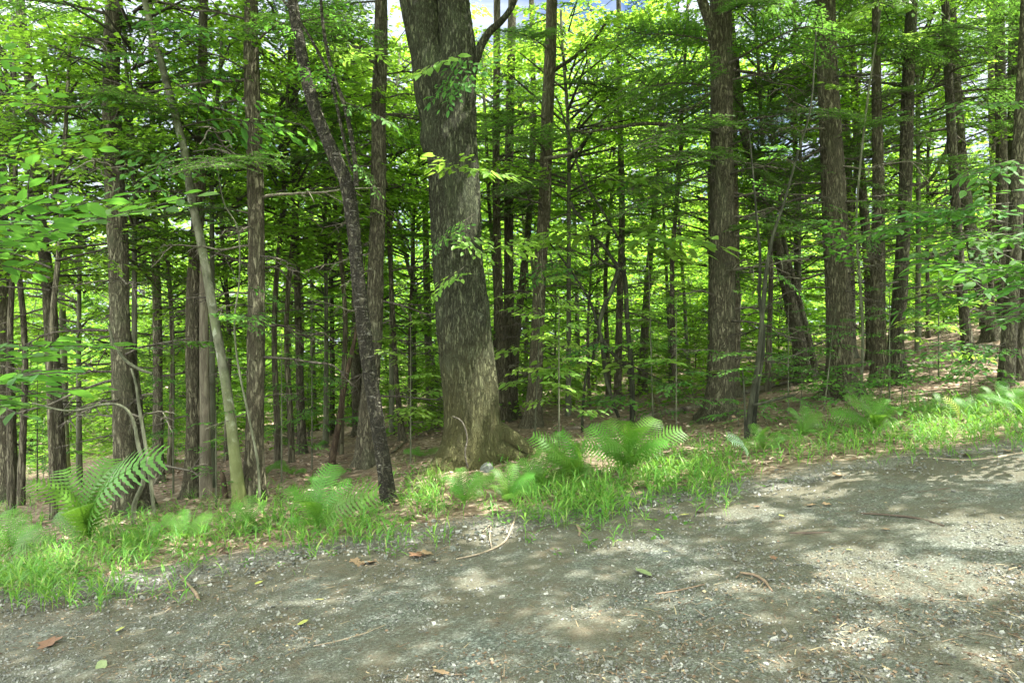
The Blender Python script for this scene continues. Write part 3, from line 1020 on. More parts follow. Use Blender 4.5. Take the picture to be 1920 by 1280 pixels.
# ---- traced conifers and other trunks, left to right
T = dict
TREES = [
    T(l='brown hemlock trunk cut by the left edge of the photo', p=[(-22, -40, 22), (-12, 100, 24), (-3, 300, 26), (4, 500, 28), (8, 640, 32), (12, 800, 36)], depth=12.5, m='hemlock', hem=8, dead=12, high=1),
    T(l='dark slim hemlock at far left with branches above the pale sapling stem', p=[(35, -30, 17), (42, 50, 18), (55, 150, 19), (65, 300, 21), (76, 420, 22), (92, 550, 25), (100, 700, 27), (108, 850, 30)], depth=11.5, m='hemlock', hem=9, dead=16, hz=(3.2, 9)),
    T(l='big scaly hemlock behind the large fern, sunlit down its right side', p=[(216, -40, 30), (214, 0, 32), (208, 150, 33), (214, 320, 37), (221, 450, 40), (224, 560, 38), (227, 650, 38), (231, 760, 40), (238, 962, 46)], m='hemlock', hem=11, dead=26, hz=(3.6, 10), high=2, am=.018),
    T(l='second hemlock stem pressed against the right of the big scaly hemlock', p=[(236, 640, 24), (246, 700, 28), (254, 780, 32), (260, 860, 34), (266, 955, 40)], m='hemlock', dead=5, top=3.2, dz=(.5, 2.2)),
    T(l='thin grey trunk between the big scaly hemlock and the pale barkless trunk', p=[(282, 0, 10), (285, 180, 11), (287, 320, 12), (291, 450, 14), (295, 600, 18), (296, 750, 19), (297, 905, 22)], m='grey_bark', hem=5, dead=10, hz=(4, 9)),
    T(l='shaggy brown cedar fused with a pale barkless trunk on its right', p=[(384, -40, 16), (381, 50, 18), (378, 200, 22), (374, 350, 24), (366, 480, 26), (362, 560, 27), (361, 680, 26), (362, 800, 27), (360, 930, 34)], m='hemlock_red', hem=7, dead=14, hz=(4, 10), am=.016, high=1),
    T(l='stout straight hemlock with reddish furrowed bark, left of the leaning cherry', p=[(468, -40, 27), (470, 0, 28), (472, 150, 31), (479, 350, 33), (481, 500, 33), (480, 650, 35), (478, 800, 36), (475, 938, 44)], m='hemlock_red', hem=10, dead=22, hz=(3.4, 10), high=2, am=.016),
    T(l='straight slim dark trunk between stout hemlock and leaning cherry', p=[(548, 150, 9), (551, 300, 11), (555, 450, 13), (558, 560, 14), (562, 700, 15), (567, 850, 18)], m='hemlock', hem=5, dead=9, hz=(4, 9), top=11),
    T(l='short reddish trunk seen low between stout hemlock and slim dark trunk', p=[(545, 560, 11), (541, 640, 12), (537, 740, 14), (533, 800, 16)], m='hemlock_red', dead=4, depth=21, top=9, hem=4),
    T(l='thin dark trunk just right of the slim dark trunk, left of cherry', p=[(583, 400, 8), (585, 560, 9), (587, 700, 11), (590, 800, 12)], m='hemlock', dead=5, depth=20, top=10, hem=4),
    T(l='thin dark twin trunk standing closest to the cherry on its left', p=[(620, 500, 9), (622, 600, 10), (623, 700, 11), (622, 810, 13)], m='hemlock', dead=6, depth=18, top=9, hem=4),
    T(l='tall grey pine right behind the leaning cherry, sun on its bark', p=[(716, -40, 25), (715, 0, 26), (714, 100, 28), (710, 200, 29), (710, 300, 31), (708, 400, 33), (705, 500, 34), (702, 600, 36), (696, 700, 37), (686, 874, 46)], m='grey_bark', hem=6, dead=16, hz=(5, 11), high=2, am=.014),
    T(l='mossy trunk half hidden behind the foot of the cherry', p=[(668, 640, 22), (668, 720, 22), (672, 800, 24)], m='hemlock', depth=17, top=9, dead=5, hem=3),
    T(l='slender reddish trunk between the cherry and the big maple', p=[(728, 420, 8), (733, 520, 9), (738, 620, 10), (744, 720, 11), (755, 826, 14)], m='hemlock_red', dead=8, top=9, hem=3),
    T(l='pale sapling trunk leaning left toward the cherry, left of the big maple', p=[(752, 440, 7), (763, 490, 8), (785, 570, 9), (805, 650, 10), (818, 720, 11), (830, 785, 14)], m='beech', depth=18, dead=5, top=7),
    T(l='grey trunk in shade just left of the maple’s foot', p=[(800, 520, 15), (803, 640, 16), (806, 720, 17), (810, 795, 20)], m='grey_bark', depth=19, dead=4, top=10, hem=3),
    T(l='slim straight trunk hugging the right edge of the big maple', p=[(931, -40, 13), (932, 0, 14), (931, 150, 15), (930, 300, 16), (933, 500, 18), (939, 640, 20), (945, 792, 24)], m='hemlock_red', hem=5, dead=10, hz=(5, 11)),
    T(l='reddish straight trunk second to the right of the big maple', p=[(961, -40, 16), (960, 30, 17), (956, 200, 18), (954, 330, 19), (954, 500, 20), (955, 640, 24), (956, 700, 26), (958, 786, 34)], m='hemlock_red', hem=5, dead=12, hz=(5, 11)),
    T(l='thin trunk leaning between the two straight trunks right of the maple', p=[(996, -30, 11), (998, 80, 11), (1000, 200, 12), (997, 325, 13), (990, 425, 14), (980, 525, 15), (968, 640, 16), (962, 750, 20)], depth=17.5, m='hemlock', hem=4, dead=9, hz=(5, 11)),
    T(l='clean brown trunk leaning slightly right, in front of the sky gap right of the maple', p=[(1037, -40, 22), (1035, 0, 23), (1032, 100, 25), (1027, 200, 26), (1024, 300, 26), (1020, 400, 27), (1013, 500, 27), (1008, 620, 28), (1003, 720, 31), (1000, 800, 38)], m='hemlock_red', hem=7, dead=16, hz=(5.5, 11), high=1),
    T(l='slim dark trunk standing behind the crooked dark shrub', p=[(1160, -40, 10), (1160, 0, 10), (1162, 200, 12), (1166, 400, 13), (1162, 560, 14), (1158, 740, 17)], m='hemlock', hem=9, dead=12, hz=(3.5, 10), depth=17),
    T(l='thin pale trunk deep in the green between clean brown trunk and crooked shrub', p=[(1078, 430, 8), (1081, 540, 9), (1083, 640, 10), (1085, 740, 12)], m='beech', depth=24, dead=3, top=10),
    T(l='leaning brown trunk pair seen behind the right of the crooked shrub', p=[(1226, 400, 12), (1217, 500, 14), (1210, 600, 16), (1206, 690, 19)], m='hemlock', depth=20, dead=5, hem=4, top=11),
    T(l='pole thin sapling trunk just right of the leaning brown trunk pair', p=[(1246, 440, 6), (1252, 560, 7), (1257, 680, 8)], m='sapling_bark', depth=20, dead=3, top=8),
    T(l='pole thin sapling trunk left beside the big dark hemlock', p=[(1275, 440, 6), (1283, 560, 7), (1290, 690, 8)], m='sapling_bark', depth=20, dead=3, top=8),
    T(l='big dark hemlock with a fork at the top, right of the crooked shrub', p=[(1352, -40, 42), (1352, 0, 43), (1353, 150, 46), (1353, 300, 48), (1354, 450, 50), (1354, 600, 51), (1352, 700, 53), (1346, 786, 68)], m='hemlock', hem=16, dead=26, hz=(2.9, 10), high=3, am=.02, sides=44, hl=(1.4, 2.8)),
    T(l='reddish trunk half hidden behind the right of the big dark hemlock', p=[(1370, 200, 24), (1372, 350, 26), (1374, 500, 28), (1375, 640, 29), (1370, 740, 34)], m='hemlock_red', depth=14.8, dead=6, hem=5, hz=(5, 9), top=11),
    T(l='grey trunk leaning left behind the big dark hemlock, twin of a thin stem', p=[(1378, 120, 18), (1386, 200, 19), (1400, 262, 22), (1416, 330, 24), (1445, 420, 26), (1468, 500, 28), (1490, 600, 30), (1508, 690, 38)], m='grey_bark', depth=15.2, dead=8, hem=5, hz=(5, 9), top=10),
    T(l='slender straight trunk between the leaning grey trunk and the broad hemlock', p=[(1490, -40, 8), (1490, 150, 9), (1491, 300, 10), (1493, 450, 11), (1495, 560, 12), (1497, 690, 14)], m='hemlock', depth=18, dead=8, hem=6, hz=(5, 10)),
    T(l='broad furrowed hemlock wrapped in thin dead twigs, in the right half', p=[(1546, -40, 37), (1547, 0, 38), (1552, 150, 41), (1560, 300, 46), (1565, 400, 49), (1570, 500, 50), (1573, 600, 51), (1576, 680, 53), (1580, 742, 66)], m='hemlock_red', hem=12, dead=34, hz=(3.6, 10), high=3, am=.018, sides=44, hl=(1.3, 2.4)),
    T(l='thin trunk in the shadow just behind the broad furrowed hemlock', p=[(1582, 120, 15), (1588, 260, 16), (1592, 400, 17), (1594, 560, 18), (1596, 680, 20)], m='grey_bark', depth=17, dead=6, hem=4, hz=(5, 9)),
    T(l='slightly curved slim trunk between the broad hemlock and its next neighbour', p=[(1590, -40, 11), (1592, 20, 12), (1600, 125, 14), (1607, 250, 16), (1616, 350, 17), (1626, 470, 18), (1632, 600, 19), (1634, 690, 22)], m='hemlock', depth=15.5, dead=12, hem=6, hz=(5, 10)),
    T(l='smooth brown trunk right of the broad hemlock, wider toward its foot', p=[(1642, -40, 14), (1642, 0, 15), (1644, 200, 20), (1647, 350, 23), (1646, 500, 29), (1647, 640, 31), (1653, 722, 38)], m='hemlock_red', hem=6, dead=18, hz=(4.5, 10)),
    T(l='dark trunk leaning right with a knee at its foot, near the bare slope', p=[(1711, -40, 21), (1710, 0, 22), (1705, 100, 23), (1700, 250, 25), (1696, 400, 26), (1688, 540, 28), (1680, 640, 30), (1684, 716, 40)], m='hemlock', hem=8, dead=20, hz=(4.6, 10), high=2),
    T(l='slim dark trunk standing alone on the bare leafy slope at right', p=[(1770, -40, 15), (1772, 0, 15), (1777, 120, 16), (1783, 225, 17), (1790, 350, 18), (1798, 475, 19), (1809, 600, 20), (1818, 680, 25)], m='hemlock', hem=7, dead=18, hz=(4.6, 10), high=1),
    T(l='curved dark trunk rising from the top of the bare slope at right', p=[(1795, 180, 18), (1803, 300, 20), (1815, 400, 22), (1830, 490, 24), (1848, 580, 26), (1862, 638, 34)], m='hemlock', hem=6, dead=12, hz=(4, 9)),
    T(l='slim reddish trunk behind the curved trunk on the slope', p=[(1853, -40, 12), (1856, 0, 13), (1860, 200, 14), (1865, 400, 15), (1870, 620, 18)], m='hemlock_red', hem=5, dead=12, depth=20, hz=(4, 9)),
    T(l='grey trunk with flaking bark near the right edge of the photo', p=[(1872, -40, 18), (1875, 100, 19), (1878, 300, 21), (1881, 500, 23), (1884, 690, 28)], m='grey_bark', hem=6, dead=14, depth=15.5, hz=(4, 9)),
    T(l='thick reddish trunk cut by the right edge of the photo', p=[(1912, -40, 34), (1910, 100, 36), (1908, 300, 38), (1912, 500, 40), (1918, 690, 46)], m='hemlock_red', hem=6, dead=12, depth=16.5, hz=(4, 9), high=2),
]
for i, t in enumerate(TREES):
    kw = dict(mat=t['m'], depth=t.get('depth'), hem=t.get('hem', 0), dead=int(t.get('dead', 0) * (.9 if t['p'][0][0] < 700 else 1.4)), high=t.get('high', 0), top=t.get('top', 14 + (i * 7 % 5)), amp=t.get('am', .011),
              sides=t.get('sides', 26), seed=300 + i * 11)
    kw['hem'] = int(kw['hem'] * (.7 if t['p'][0][0] < 700 else 1.2))
    if 'hz' in t: t['hz'] = (t['hz'][0] * .92, min(t['hz'][1], 8.8))
    else: t['hz'] = (3.2, 8.8)
    for k in ('hz', 'hl', 'dz'):
        if k in t: kw[k] = t[k]
    w = max(q[2] for q in t['p'])
    nm = 'pine_tree' if t['m'] in ('grey_bark',) else ('sapling_tree' if w < 10 else 'hemlock_tree')
    if t['m'] == 'beech': nm = 'beech_tree'
    r_ = hand_tree(nm, 'tree', t['l'], t['p'], **kw)
    if i == 5:                                                       # the pale barkless half of the cedar
        root, base, P, y = r_
        stem_part('bare_stem', root, base, px_path([(386, 935, 24), (385, 860, 20), (384, 760, 18), (383, 660, 17), (382, 560, 15), (380, 470, 10)], y - .12), 'pale_wood', 18, .006)
    if 'fork at the top' in t['l']:
        root, base, P, y = r_
        stem_part('limb', root, base, px_path([(1350, 150, 26), (1343, 90, 24), (1332, 45, 20), (1316, 0, 18), (1296, -60, 16), (1270, -160, 12)], y, y - .3), 'hemlock', 18, .01)
        stem_part('limb', root, base, px_path([(1345, 252, 10), (1320, 240, 9), (1270, 236, 7.5), (1210, 232, 6.5), (1150, 240, 5.5), (1090, 250, 4)], y, y - .9), 'hemlock', 8, .003)
        for a, b in (((1335, 240), (1205, 255)), ((1335, 300), (1170, 330)), ((1330, 330), (1140, 372)), ((1340, 160), (1215, 175)), ((1340, 120), (1150, 110)), ((1380, 210), (1500, 215)), ((1380, 300), (1490, 345)), ((1335, 60), (1170, 40))):
            aim('needled_bough', PROTO['hem'][random.randrange(6)], root, base, at(*a, y), at(*b, y - random.uniform(.2, 1.2)), random.uniform(-.2, .2), .8)
    if 'leaning slightly right' in t['l']:
        root, base, P, y = r_
        stem_part('limb', root, base, px_path([(1028, 140, 10), (1050, 125, 8), (1080, 105, 7), (1110, 80, 6), (1135, 45, 5)], y, y - .4), 'hemlock_red', 8, .003)
        stem_part('limb', root, base, px_path([(1022, 298, 9), (1045, 294, 7), (1070, 288, 6), (1088, 276, 4)], y - .1, y - .6), 'deadwood_pale', 8, .003)
        stem_part('limb', root, base, px_path([(1024, 272, 6), (1060, 250, 5), (1110, 240, 4), (1160, 200, 3)], y - .1, y - .6), 'hemlock_red', 8, .003)
    if 'twin of a thin stem' in t['l']:
        root, base, P, y = r_
        stem_part('stem', root, base, px_path([(1528, 690, 12), (1518, 640, 11), (1506, 590, 10), (1490, 530, 9), (1474, 470, 8), (1466, 420, 7), (1462, 350, 6)], y - .5), 'grey_bark', 12, .004)
    if 'standing alone on the bare' in t['l']:
        root, base, P, y = r_
        stem_part('limb', root, base, px_path([(1786, 228, 8), (1772, 290, 8), (1745, 335, 7), (1715, 360, 6)], y, y + .3), 'hemlock', 8, .003)


# ---- leaning beech on the left
root, base, P, y = hand_tree('beech_tree', 'tree', 'pale lichen spotted beech leaning left across the other trunks at left',
                             [(262, -40, 11), (278, 30, 12), (295, 90, 13), (320, 185, 15), (345, 280, 16), (360, 375, 17), (380, 470, 18), (401, 590, 19), (428, 750, 21), (450, 948, 27)],
                             None, None, 'beech', 9, 26, .004, 14, .2, 4)
for a, b in (((300, 110), (180, 90)), ((310, 150), (420, 120)), ((330, 220), (210, 210)), ((290, 60), (400, 30)), ((280, 40), (150, 10)), ((340, 260), (470, 250)), ((350, 300), (440, 330)),
             ((345, 280), (250, 330)), ((300, 100), (360, 20)), ((320, 180), (150, 170)), ((335, 240), (560, 200)), ((400, 590), (500, 590)), ((410, 640), (340, 640))):
    spray(root, base, 'leafy', a, y, b, y + random.uniform(-1.5, .7), random.randrange(5))
for k in range(2):
    obj('crown', PROTO['high'][k], root, (-1.6, .3, 5.6 + 1.3 * k), (0, 0, k), .75)

# ---- thin stems and saplings
g = ground_px(126, 892)
root = empty('beech_sapling', g, 'thin pale sapling stem rising just left of the large fern', 'sapling')
stem_part('stem', root, g, px_path([(126, 895, 13), (122, 800, 12), (120, 700, 12), (116, 560, 11), (106, 420, 9), (92, 280, 8), (66, 175, 7), (42, 50, 6), (20, -60, 5)], g[1]), 'beech', 12, .003)
stem_part('stem', root, g, px_path([(94, 285, 6), (105, 215, 5), (125, 170, 5), (138, 105, 4), (132, 30, 3)], g[1]), 'sapling_bark', 8, .002)
for a, b in (((100, 330), (240, 300)), ((95, 290), (0, 300)), ((80, 220), (190, 200)), ((60, 160), (-40, 130)), ((50, 90), (140, 60)), ((110, 430), (10, 470)), ((115, 520), (220, 590)), ((118, 560), (40, 590)),
             ((105, 400), (190, 420)), ((60, 150), (180, 130)), ((40, 40), (-40, 20)), ((118, 600), (190, 640)), ((135, 60), (230, 50)), ((130, 140), (250, 150))):
    spray(root, g, 'leafy', a, g[1], b, g[1] + random.uniform(-1.4, .6), random.randrange(5))

g = np.array([-4.25, 4.5, Hs(-4.25, 4.5) - .03])
root = empty('beech_sapling', g, 'leafy beech reaching in from the left edge with the largest leaves', 'sapling')
stem_part('stem', root, g, [(*g, .03), (g[0] - .1, 4.5, g[2] + 1.4, .024), (g[0] + .1, 4.55, g[2] + 2.8, .016), (g[0] - .1, 4.6, g[2] + 4, .006)], 'beech', 12, .003)
for zz, b, by in ((2.5, (200, 335), 4.2), (2.45, (120, 300), 3.7), (2.4, (330, 330), 4.9), (2.6, (60, 370), 3.6), (1.6, (110, 640), 3.4), (1.6, (50, 690), 3.3), (1.7, (130, 590), 4.0), (3.4, (90, 140), 4.4), (3.6, (30, 60), 4.2),
                  (1.8, (240, 610), 4.7), (2.9, (180, 230), 4.5)):
    z0 = g[2] + zz
    aim('leafy_branch', PROTO['leafy'][random.randrange(5)], root, g, (g[0], 4.5, z0), at(*b, by), random.uniform(-.3, .3), .62)

g = ground_px(487, 938)
root = empty('vine_stem', g, 'thin wavy pale stem curling up in front of the stout hemlock', 'sapling')
stem_part('stem', root, g, px_path([(487, 940, 5), (483, 865, 5), (466, 780, 4.5), (446, 680, 4), (440, 600, 3.5), (449, 520, 3), (446, 430, 3), (420, 380, 2.5), (405, 300, 2)], g[1] - .25), 'sapling_bark', 8, .002)
for a, b in (((447, 690), (400, 640)), ((442, 600), (500, 620)), ((448, 530), (530, 560)), ((445, 430), (400, 400)), ((410, 320), (460, 290))):
    spray(root, g, 'small', a, g[1] - .25, b, g[1] - .25 + random.uniform(-.4, .3), random.randrange(3))

g = ground_px(287, 985)
root = empty('crooked_sapling', g, 'crooked mossy sapling leaning on the foot of the big scaly hemlock', 'sapling')
stem_part('stem', root, g, px_path([(250, 985, 9), (252, 945, 9), (268, 905, 8), (268, 870, 8), (258, 830, 7), (252, 795, 6), (235, 765, 5), (200, 757, 4), (130, 770, 3.5), (60, 755, 3)], g[1], g[1] - .4), 'sapling_bark', 8, .003)
stem_part('stem', root, g, px_path([(290, 965, 7), (282, 900, 7), (272, 830, 6), (262, 770, 6), (255, 720, 5), (246, 690, 4)], g[1] + .1), 'sapling_bark', 8, .003)
stem_part('limb', root, g, px_path([(286, 700, 5), (268, 695, 6), (235, 675, 6), (215, 645, 5), (203, 610, 4)], g[1] - .2), 'sapling_bark', 8, .003)

# dark crooked shrub in the middle
g = ground_px(1185, 800)
root = empty('crooked_shrub', g, 'dark crooked many stemmed shrub twisting up between the maple and big hemlock', 'shrub')
y = g[1]
for pts in ([(1186, 802, 11), (1184, 690, 10), (1176, 600, 9), (1172, 520, 8), (1158, 500, 7), (1130, 460, 6), (1105, 440, 5)], [(1160, 782, 6), (1148, 750, 7), (1135, 700, 8), (1129, 640, 8), (1123, 615, 8), (1131, 580, 9), (1148, 540, 10), (1160, 505, 9)],
            [(1129, 642, 7), (1118, 600, 6), (1106, 565, 5), (1076, 515, 4), (1050, 480, 4), (1030, 455, 3)], [(1123, 630, 5), (1110, 675, 5), (1098, 710, 5), (1092, 780, 5), (1092, 830, 5)],
            [(1132, 640, 6), (1150, 665, 6), (1168, 682, 7), (1180, 700, 8)], [(1172, 520, 6), (1168, 470, 5), (1150, 430, 5), (1120, 380, 4), (1090, 330, 4), (1050, 200, 3), (1040, 180, 3)],
            [(1160, 505, 6), (1120, 480, 5), (1100, 420, 5), (1080, 400, 7), (1070, 378, 6)]):
    stem_part('stem', root, g, px_path(pts, y, y - .15), 'shrub_bark', 10, .004)
for a, b, k in (((1100, 440), (970, 440), 'lime'), ((1130, 455), (1010, 415), 'lime'), ((1150, 440), (1110, 420), 'lime'), ((1160, 450), (1250, 400), 'lime'), ((1170, 460), (1350, 430), 'lime'), ((1170, 470), (1300, 460), 'lime'),
                ((1120, 380), (1215, 350), 'leafy'), ((1090, 330), (1290, 345), 'lime'), ((1175, 620), (1240, 650), 'leafy'), ((1130, 640), (1070, 660), 'leafy'), ((1184, 700), (1260, 720), 'leafy'),
                ((1170, 480), (1210, 520), 'leafy'), ((1060, 490), (1000, 520), 'leafy'), ((1184, 740), (1110, 750), 'leafy')):
    spray(root, g, k, a, y - .1, b, y - random.uniform(.3, 1.6), random.randrange(5), 1.15)

# thin double sapling right of the big dark hemlock
g = ground_px(1400, 822)
root = empty('beech_sapling', g, 'slim green stemmed sapling right in front of the big dark hemlock’s foot', 'sapling')
y = g[1]
stem_part('stem', root, g, px_path([(1400, 825, 11), (1408, 760, 10), (1418, 700, 9), (1425, 640, 8), (1432, 560, 8), (1438, 500, 7), (1450, 440, 6), (1470, 380, 5), (1495, 290, 4), (1520, 200, 3), (1530, 60, 2)], y), 'shrub_bark', 10, .003)
stem_part('stem', root, g, px_path([(1418, 820, 12), (1414, 790, 9), (1420, 730, 8), (1432, 640, 7), (1424, 560, 6), (1425, 480, 5), (1418, 400, 4), (1405, 250, 2)], y + .15), 'shrub_bark', 10, .003)
stem_part('stem', root, g, px_path([(1397, 815, 4), (1396, 750, 4), (1392, 690, 3)], y - .2), 'shrub_bark', 8, .002)
stem_part('limb', root, g, px_path([(1412, 760, 6), (1430, 755, 5), (1470, 745, 4), (1490, 740, 3)], y - .1), 'shrub_bark', 8, .002)
for a, b in (((1425, 660), (1340, 660)), ((1420, 690), (1350, 690)), ((1425, 680), (1480, 660)), ((1418, 720), (1380, 700)), ((1440, 490), (1500, 470)), ((1450, 440), (1560, 400)), ((1430, 560), (1380, 540)), ((1490, 740), (1560, 700)),
             ((1480, 740), (1530, 760)), ((1470, 380), (1420, 330)), ((1410, 780), (1350, 790)), ((1490, 300), (1440, 260)), ((1440, 500), (1520, 560))):
    spray(root, g, 'leafy', a, y, b, y + random.uniform(-.9, .4), random.randrange(5), .8)

# beech at the right edge, its leaves hang into the frame
g = ground_px(1888, 722)
root = empty('beech_tree', g, 'mossy double stemmed beech at right edge, blue green leaves hanging leftward', 'tree')
y = g[1]
stem_part('trunk', root, g, px_path([(1886, 726, 30), (1890, 660, 26), (1897, 560, 24), (1904, 420, 22), (1912, 250, 20), (1920, 80, 17), (1926, -80, 14)], y), 'grey_bark', 20, .008)
stem_part('trunk', root, g, px_path([(1908, 722, 24), (1909, 660, 21), (1914, 600, 19), (1922, 500, 18), (1935, 350, 15), (1950, 200, 12)], y + .2), 'hemlock', 18, .006)
for a, b, d in (((1895, 420), (1700, 390), 2.2), ((1897, 440), (1740, 440), 2.6), ((1900, 400), (1640, 380), 2.0), ((1898, 470), (1770, 500), 2.8), ((1895, 520), (1800, 460), 3.2), ((1890, 640), (1800, 690), 1.4), ((1905, 300), (1800, 330), 2.5),
                ((1900, 380), (1600, 420), 1.8), ((1895, 560), (1730, 540), 2.4), ((1912, 200), (1800, 180), 2.0), ((1890, 650), (1740, 640), 1.6)):
    spray(root, g, 'leafy', a, y, b, y - d, random.randrange(5), .55)

g = np.array([6.0, 6.6, Hs(6.0, 6.6)])
root = empty('beech_sapling', g, 'beech spray reaching in from the right edge with the largest leaves there', 'sapling')
stem_part('stem', root, g, [(*g, .03), (5.95, 6.6, g[2] + 1.2, .024), (5.9, 6.5, g[2] + 2.4, .014), (5.95, 6.4, g[2] + 3.4, .006)], 'beech', 12, .003)
for zz, b, by in ((1.6, (1840, 510), 5.4), (1.5, (1790, 470), 5.8), (1.35, (1880, 560), 5.2), (1.7, (1860, 470), 5.2), (1.9, (1760, 430), 6.4), (1.3, (1830, 580), 6.0), (2.2, (1880, 420), 6.0)):
    aim('leafy_branch', PROTO['leafy'][random.randrange(5)], root, g, (5.93, 6.55, g[2] + zz - .1), at(*b, by), random.uniform(-.3, .3), .52)

# sprays across the upper right
g = ground_px(1612, 752)
root = empty('beech_sapling', g, 'spindly sapling with layered leaves beside the foot of the broad hemlock', 'sapling')
y = g[1] - .3
stem_part('stem', root, g, px_path([(1612, 752, 6), (1618, 640, 6), (1612, 520, 5), (1606, 400, 4), (1625, 200, 4), (1650, 30, 3), (1660, -50, 2)], g[1], y), 'sapling_bark', 8, .002)
for a, b in (((1608, 410), (1560, 380)), ((1607, 390), (1680, 380)), ((1610, 440), (1650, 470)), ((1640, 80), (1740, 60)), ((1645, 50), (1550, 40)), ((1630, 170), (1540, 150)), ((1620, 230), (1700, 200)), ((1614, 620), (1560, 630)),
             ((1616, 660), (1670, 660)), ((1612, 520), (1550, 400)), ((1655, 0), (1600, 20)), ((1660, -10), (1760, 20))):
    spray(root, g, 'lime' if a[1] < 200 else 'leafy', a, y, b, y + random.uniform(-1.2, .2), random.randrange(5), .8)

# ---- slender saplings standing among the trunks
def sapling(label, px, py, h, n, spread, kind, lean=(0, 0)):
    g = np.array(ground_px(px, py))
    root = empty('beech_sapling', g, label, 'sapling')
    r = np.random.default_rng(int(px))
    rows = [(*g, .014), (g[0] + lean[0] * .4, g[1], g[2] + h * .4, .011), (g[0] + lean[0] * .7, g[1], g[2] + h * .75, .007), (g[0] + lean[0], g[1], g[2] + h, .003)]
    stem_part('stem', root, g, rows, 'sapling_bark', 7, .001)
    for k in range(n):
        f = .25 + .72 * k / (n - 1)
        a = 2.4 * k + r.uniform(-.5, .5)
        L = spread * (1.15 - .6 * f) * r.uniform(.75, 1.2)
        me = PROTO[kind][k % len(PROTO[kind])]
        obj('leafy_branch', me, root, (lean[0] * f, 0, h * f), (r.uniform(-.25, .25), -r.uniform(-.1, .3), a), L)


sapling('slender sapling with leaf layers just right of the maple’s roots', 1048, 838, 2.3, 12, .85, 'lime')
sapling('slender leafy sapling left of the big dark hemlock’s foot', 1268, 812, 2.2, 12, .8, 'leafy')
sapling('slender leafy sapling before the leaning grey trunk', 1478, 776, 1.9, 12, .9, 'leafy')
sapling('slender leafy sapling at the left foot of the broad hemlock', 1545, 770, 1.7, 10, .8, 'leafy', (.2, 0))
sapling('slender leafy sapling between the smooth brown trunk and the kneed trunk', 1668, 752, 2.0, 11, .8, 'leafy')
sapling('slender sapling behind the cherry, leaves spread at its right', 770, 868, 2.4, 12, .85, 'lime')
sapling('slender leafy sapling between the stout hemlock and the cherry', 585, 880, 2.9, 14, .95, 'leafy')
sapling('slender leafy sapling right of the stout hemlock', 528, 905, 2.3, 12, .8, 'leafy')
sapling('slender leafy sapling left of the barkless trunk', 325, 925, 2.8, 14, .85, 'leafy')
sapling('slender leafy sapling between the large fern and the far left hemlock', 70, 925, 2.6, 14, .9, 'leafy')
sapling('slender leafy sapling in front of the barkless trunk', 405, 955, 1.3, 9, .55, 'small')
sapling('slender sapling with pale leaves before the clean brown trunk', 1002, 830, 3.4, 15, 1.0, 'lime', (.15, 0))
sapling('slender sapling with pale leaves right of the crooked shrub', 1225, 805, 3.3, 15, 1.0, 'lime', (-.1, 0))
sapling('slender leafy sapling on the bare slope at right', 1760, 715, 2.2, 11, .9, 'lime')


# ---- low seedlings on the woodland floor
SEED = [(1560, 756, .55, 'r'), (1600, 800, .6, 'r'), (1645, 770, .6, 'r'), (1690, 765, .7, 'r'), (1740, 720, .4, 'r'), (1500, 770, .6, 'r'), (1480, 735, .7, 'r'), (1530, 720, .6, 'r'), (1385, 800, .45, 'r'), (1440, 800, .4, 'r'),
        (1300, 765, .5, 'm'), (1260, 745, .6, 'm'), (1215, 735, .6, 'm'), (1110, 745, .7, 'm'), (1065, 750, .7, 'm'), (1240, 790, .4, 'm'), (1140, 700, 1.0, 'm'), (1030, 760, .5, 'm'),
        (540, 820, .8, 'l'), (580, 800, .9, 'l'), (640, 820, .7, 'l'), (610, 780, 1.0, 'l'), (520, 850, .6, 'l'), (770, 800, .6, 'l'), (500, 800, 1.0, 'l'), (330, 880, .6, 'w'), (40, 880, .7, 'w'), (80, 900, .5, 'w'), (20, 920, .5, 'w'), (60, 850, .9, 'w'), (190, 850, .9, 'w'),
        (330, 840, .8, 'w'), (1820, 740, .4, 'r'), (1780, 700, .3, 'r')]
SL = {'r': 'low broad leaved seedling on the brown leaf litter among the right hand trunks', 'm': 'low leafy seedling between the maple and the big dark hemlock',
      'l': 'leafy seedling on the shaded floor between the stout hemlock and the maple', 'w': 'small bushy seedling around the trunks behind the large fern'}
SG = {'r': 'seedlings among the right trunks', 'm': 'seedlings between maple and big hemlock', 'l': 'seedlings between stout hemlock and maple', 'w': 'seedlings behind the large fern'}
for px, py, h, k in SEED:
    g = ground_px(px, py)
    root = empty('seedling', g, SL[k], 'seedling', SG[k])
    h *= 1.15
    stem_part('stem', root, g, [(*g, .008), (g[0] + random.uniform(-.08, .08), g[1], g[2] + h * .5, .006), (g[0] + random.uniform(-.15, .15), g[1], g[2] + h, .003)], 'sapling_bark', 6, 0)
    for q in range(6):
        z = h * (.35 + .62 * q / 5)
        o = obj('leafy_branch', PROTO['small'][q % 3], root, (0, 0, z), (random.uniform(-.2, .2), random.uniform(-.25, .15), q * 2.4 + random.random()), random.uniform(.4, .75))


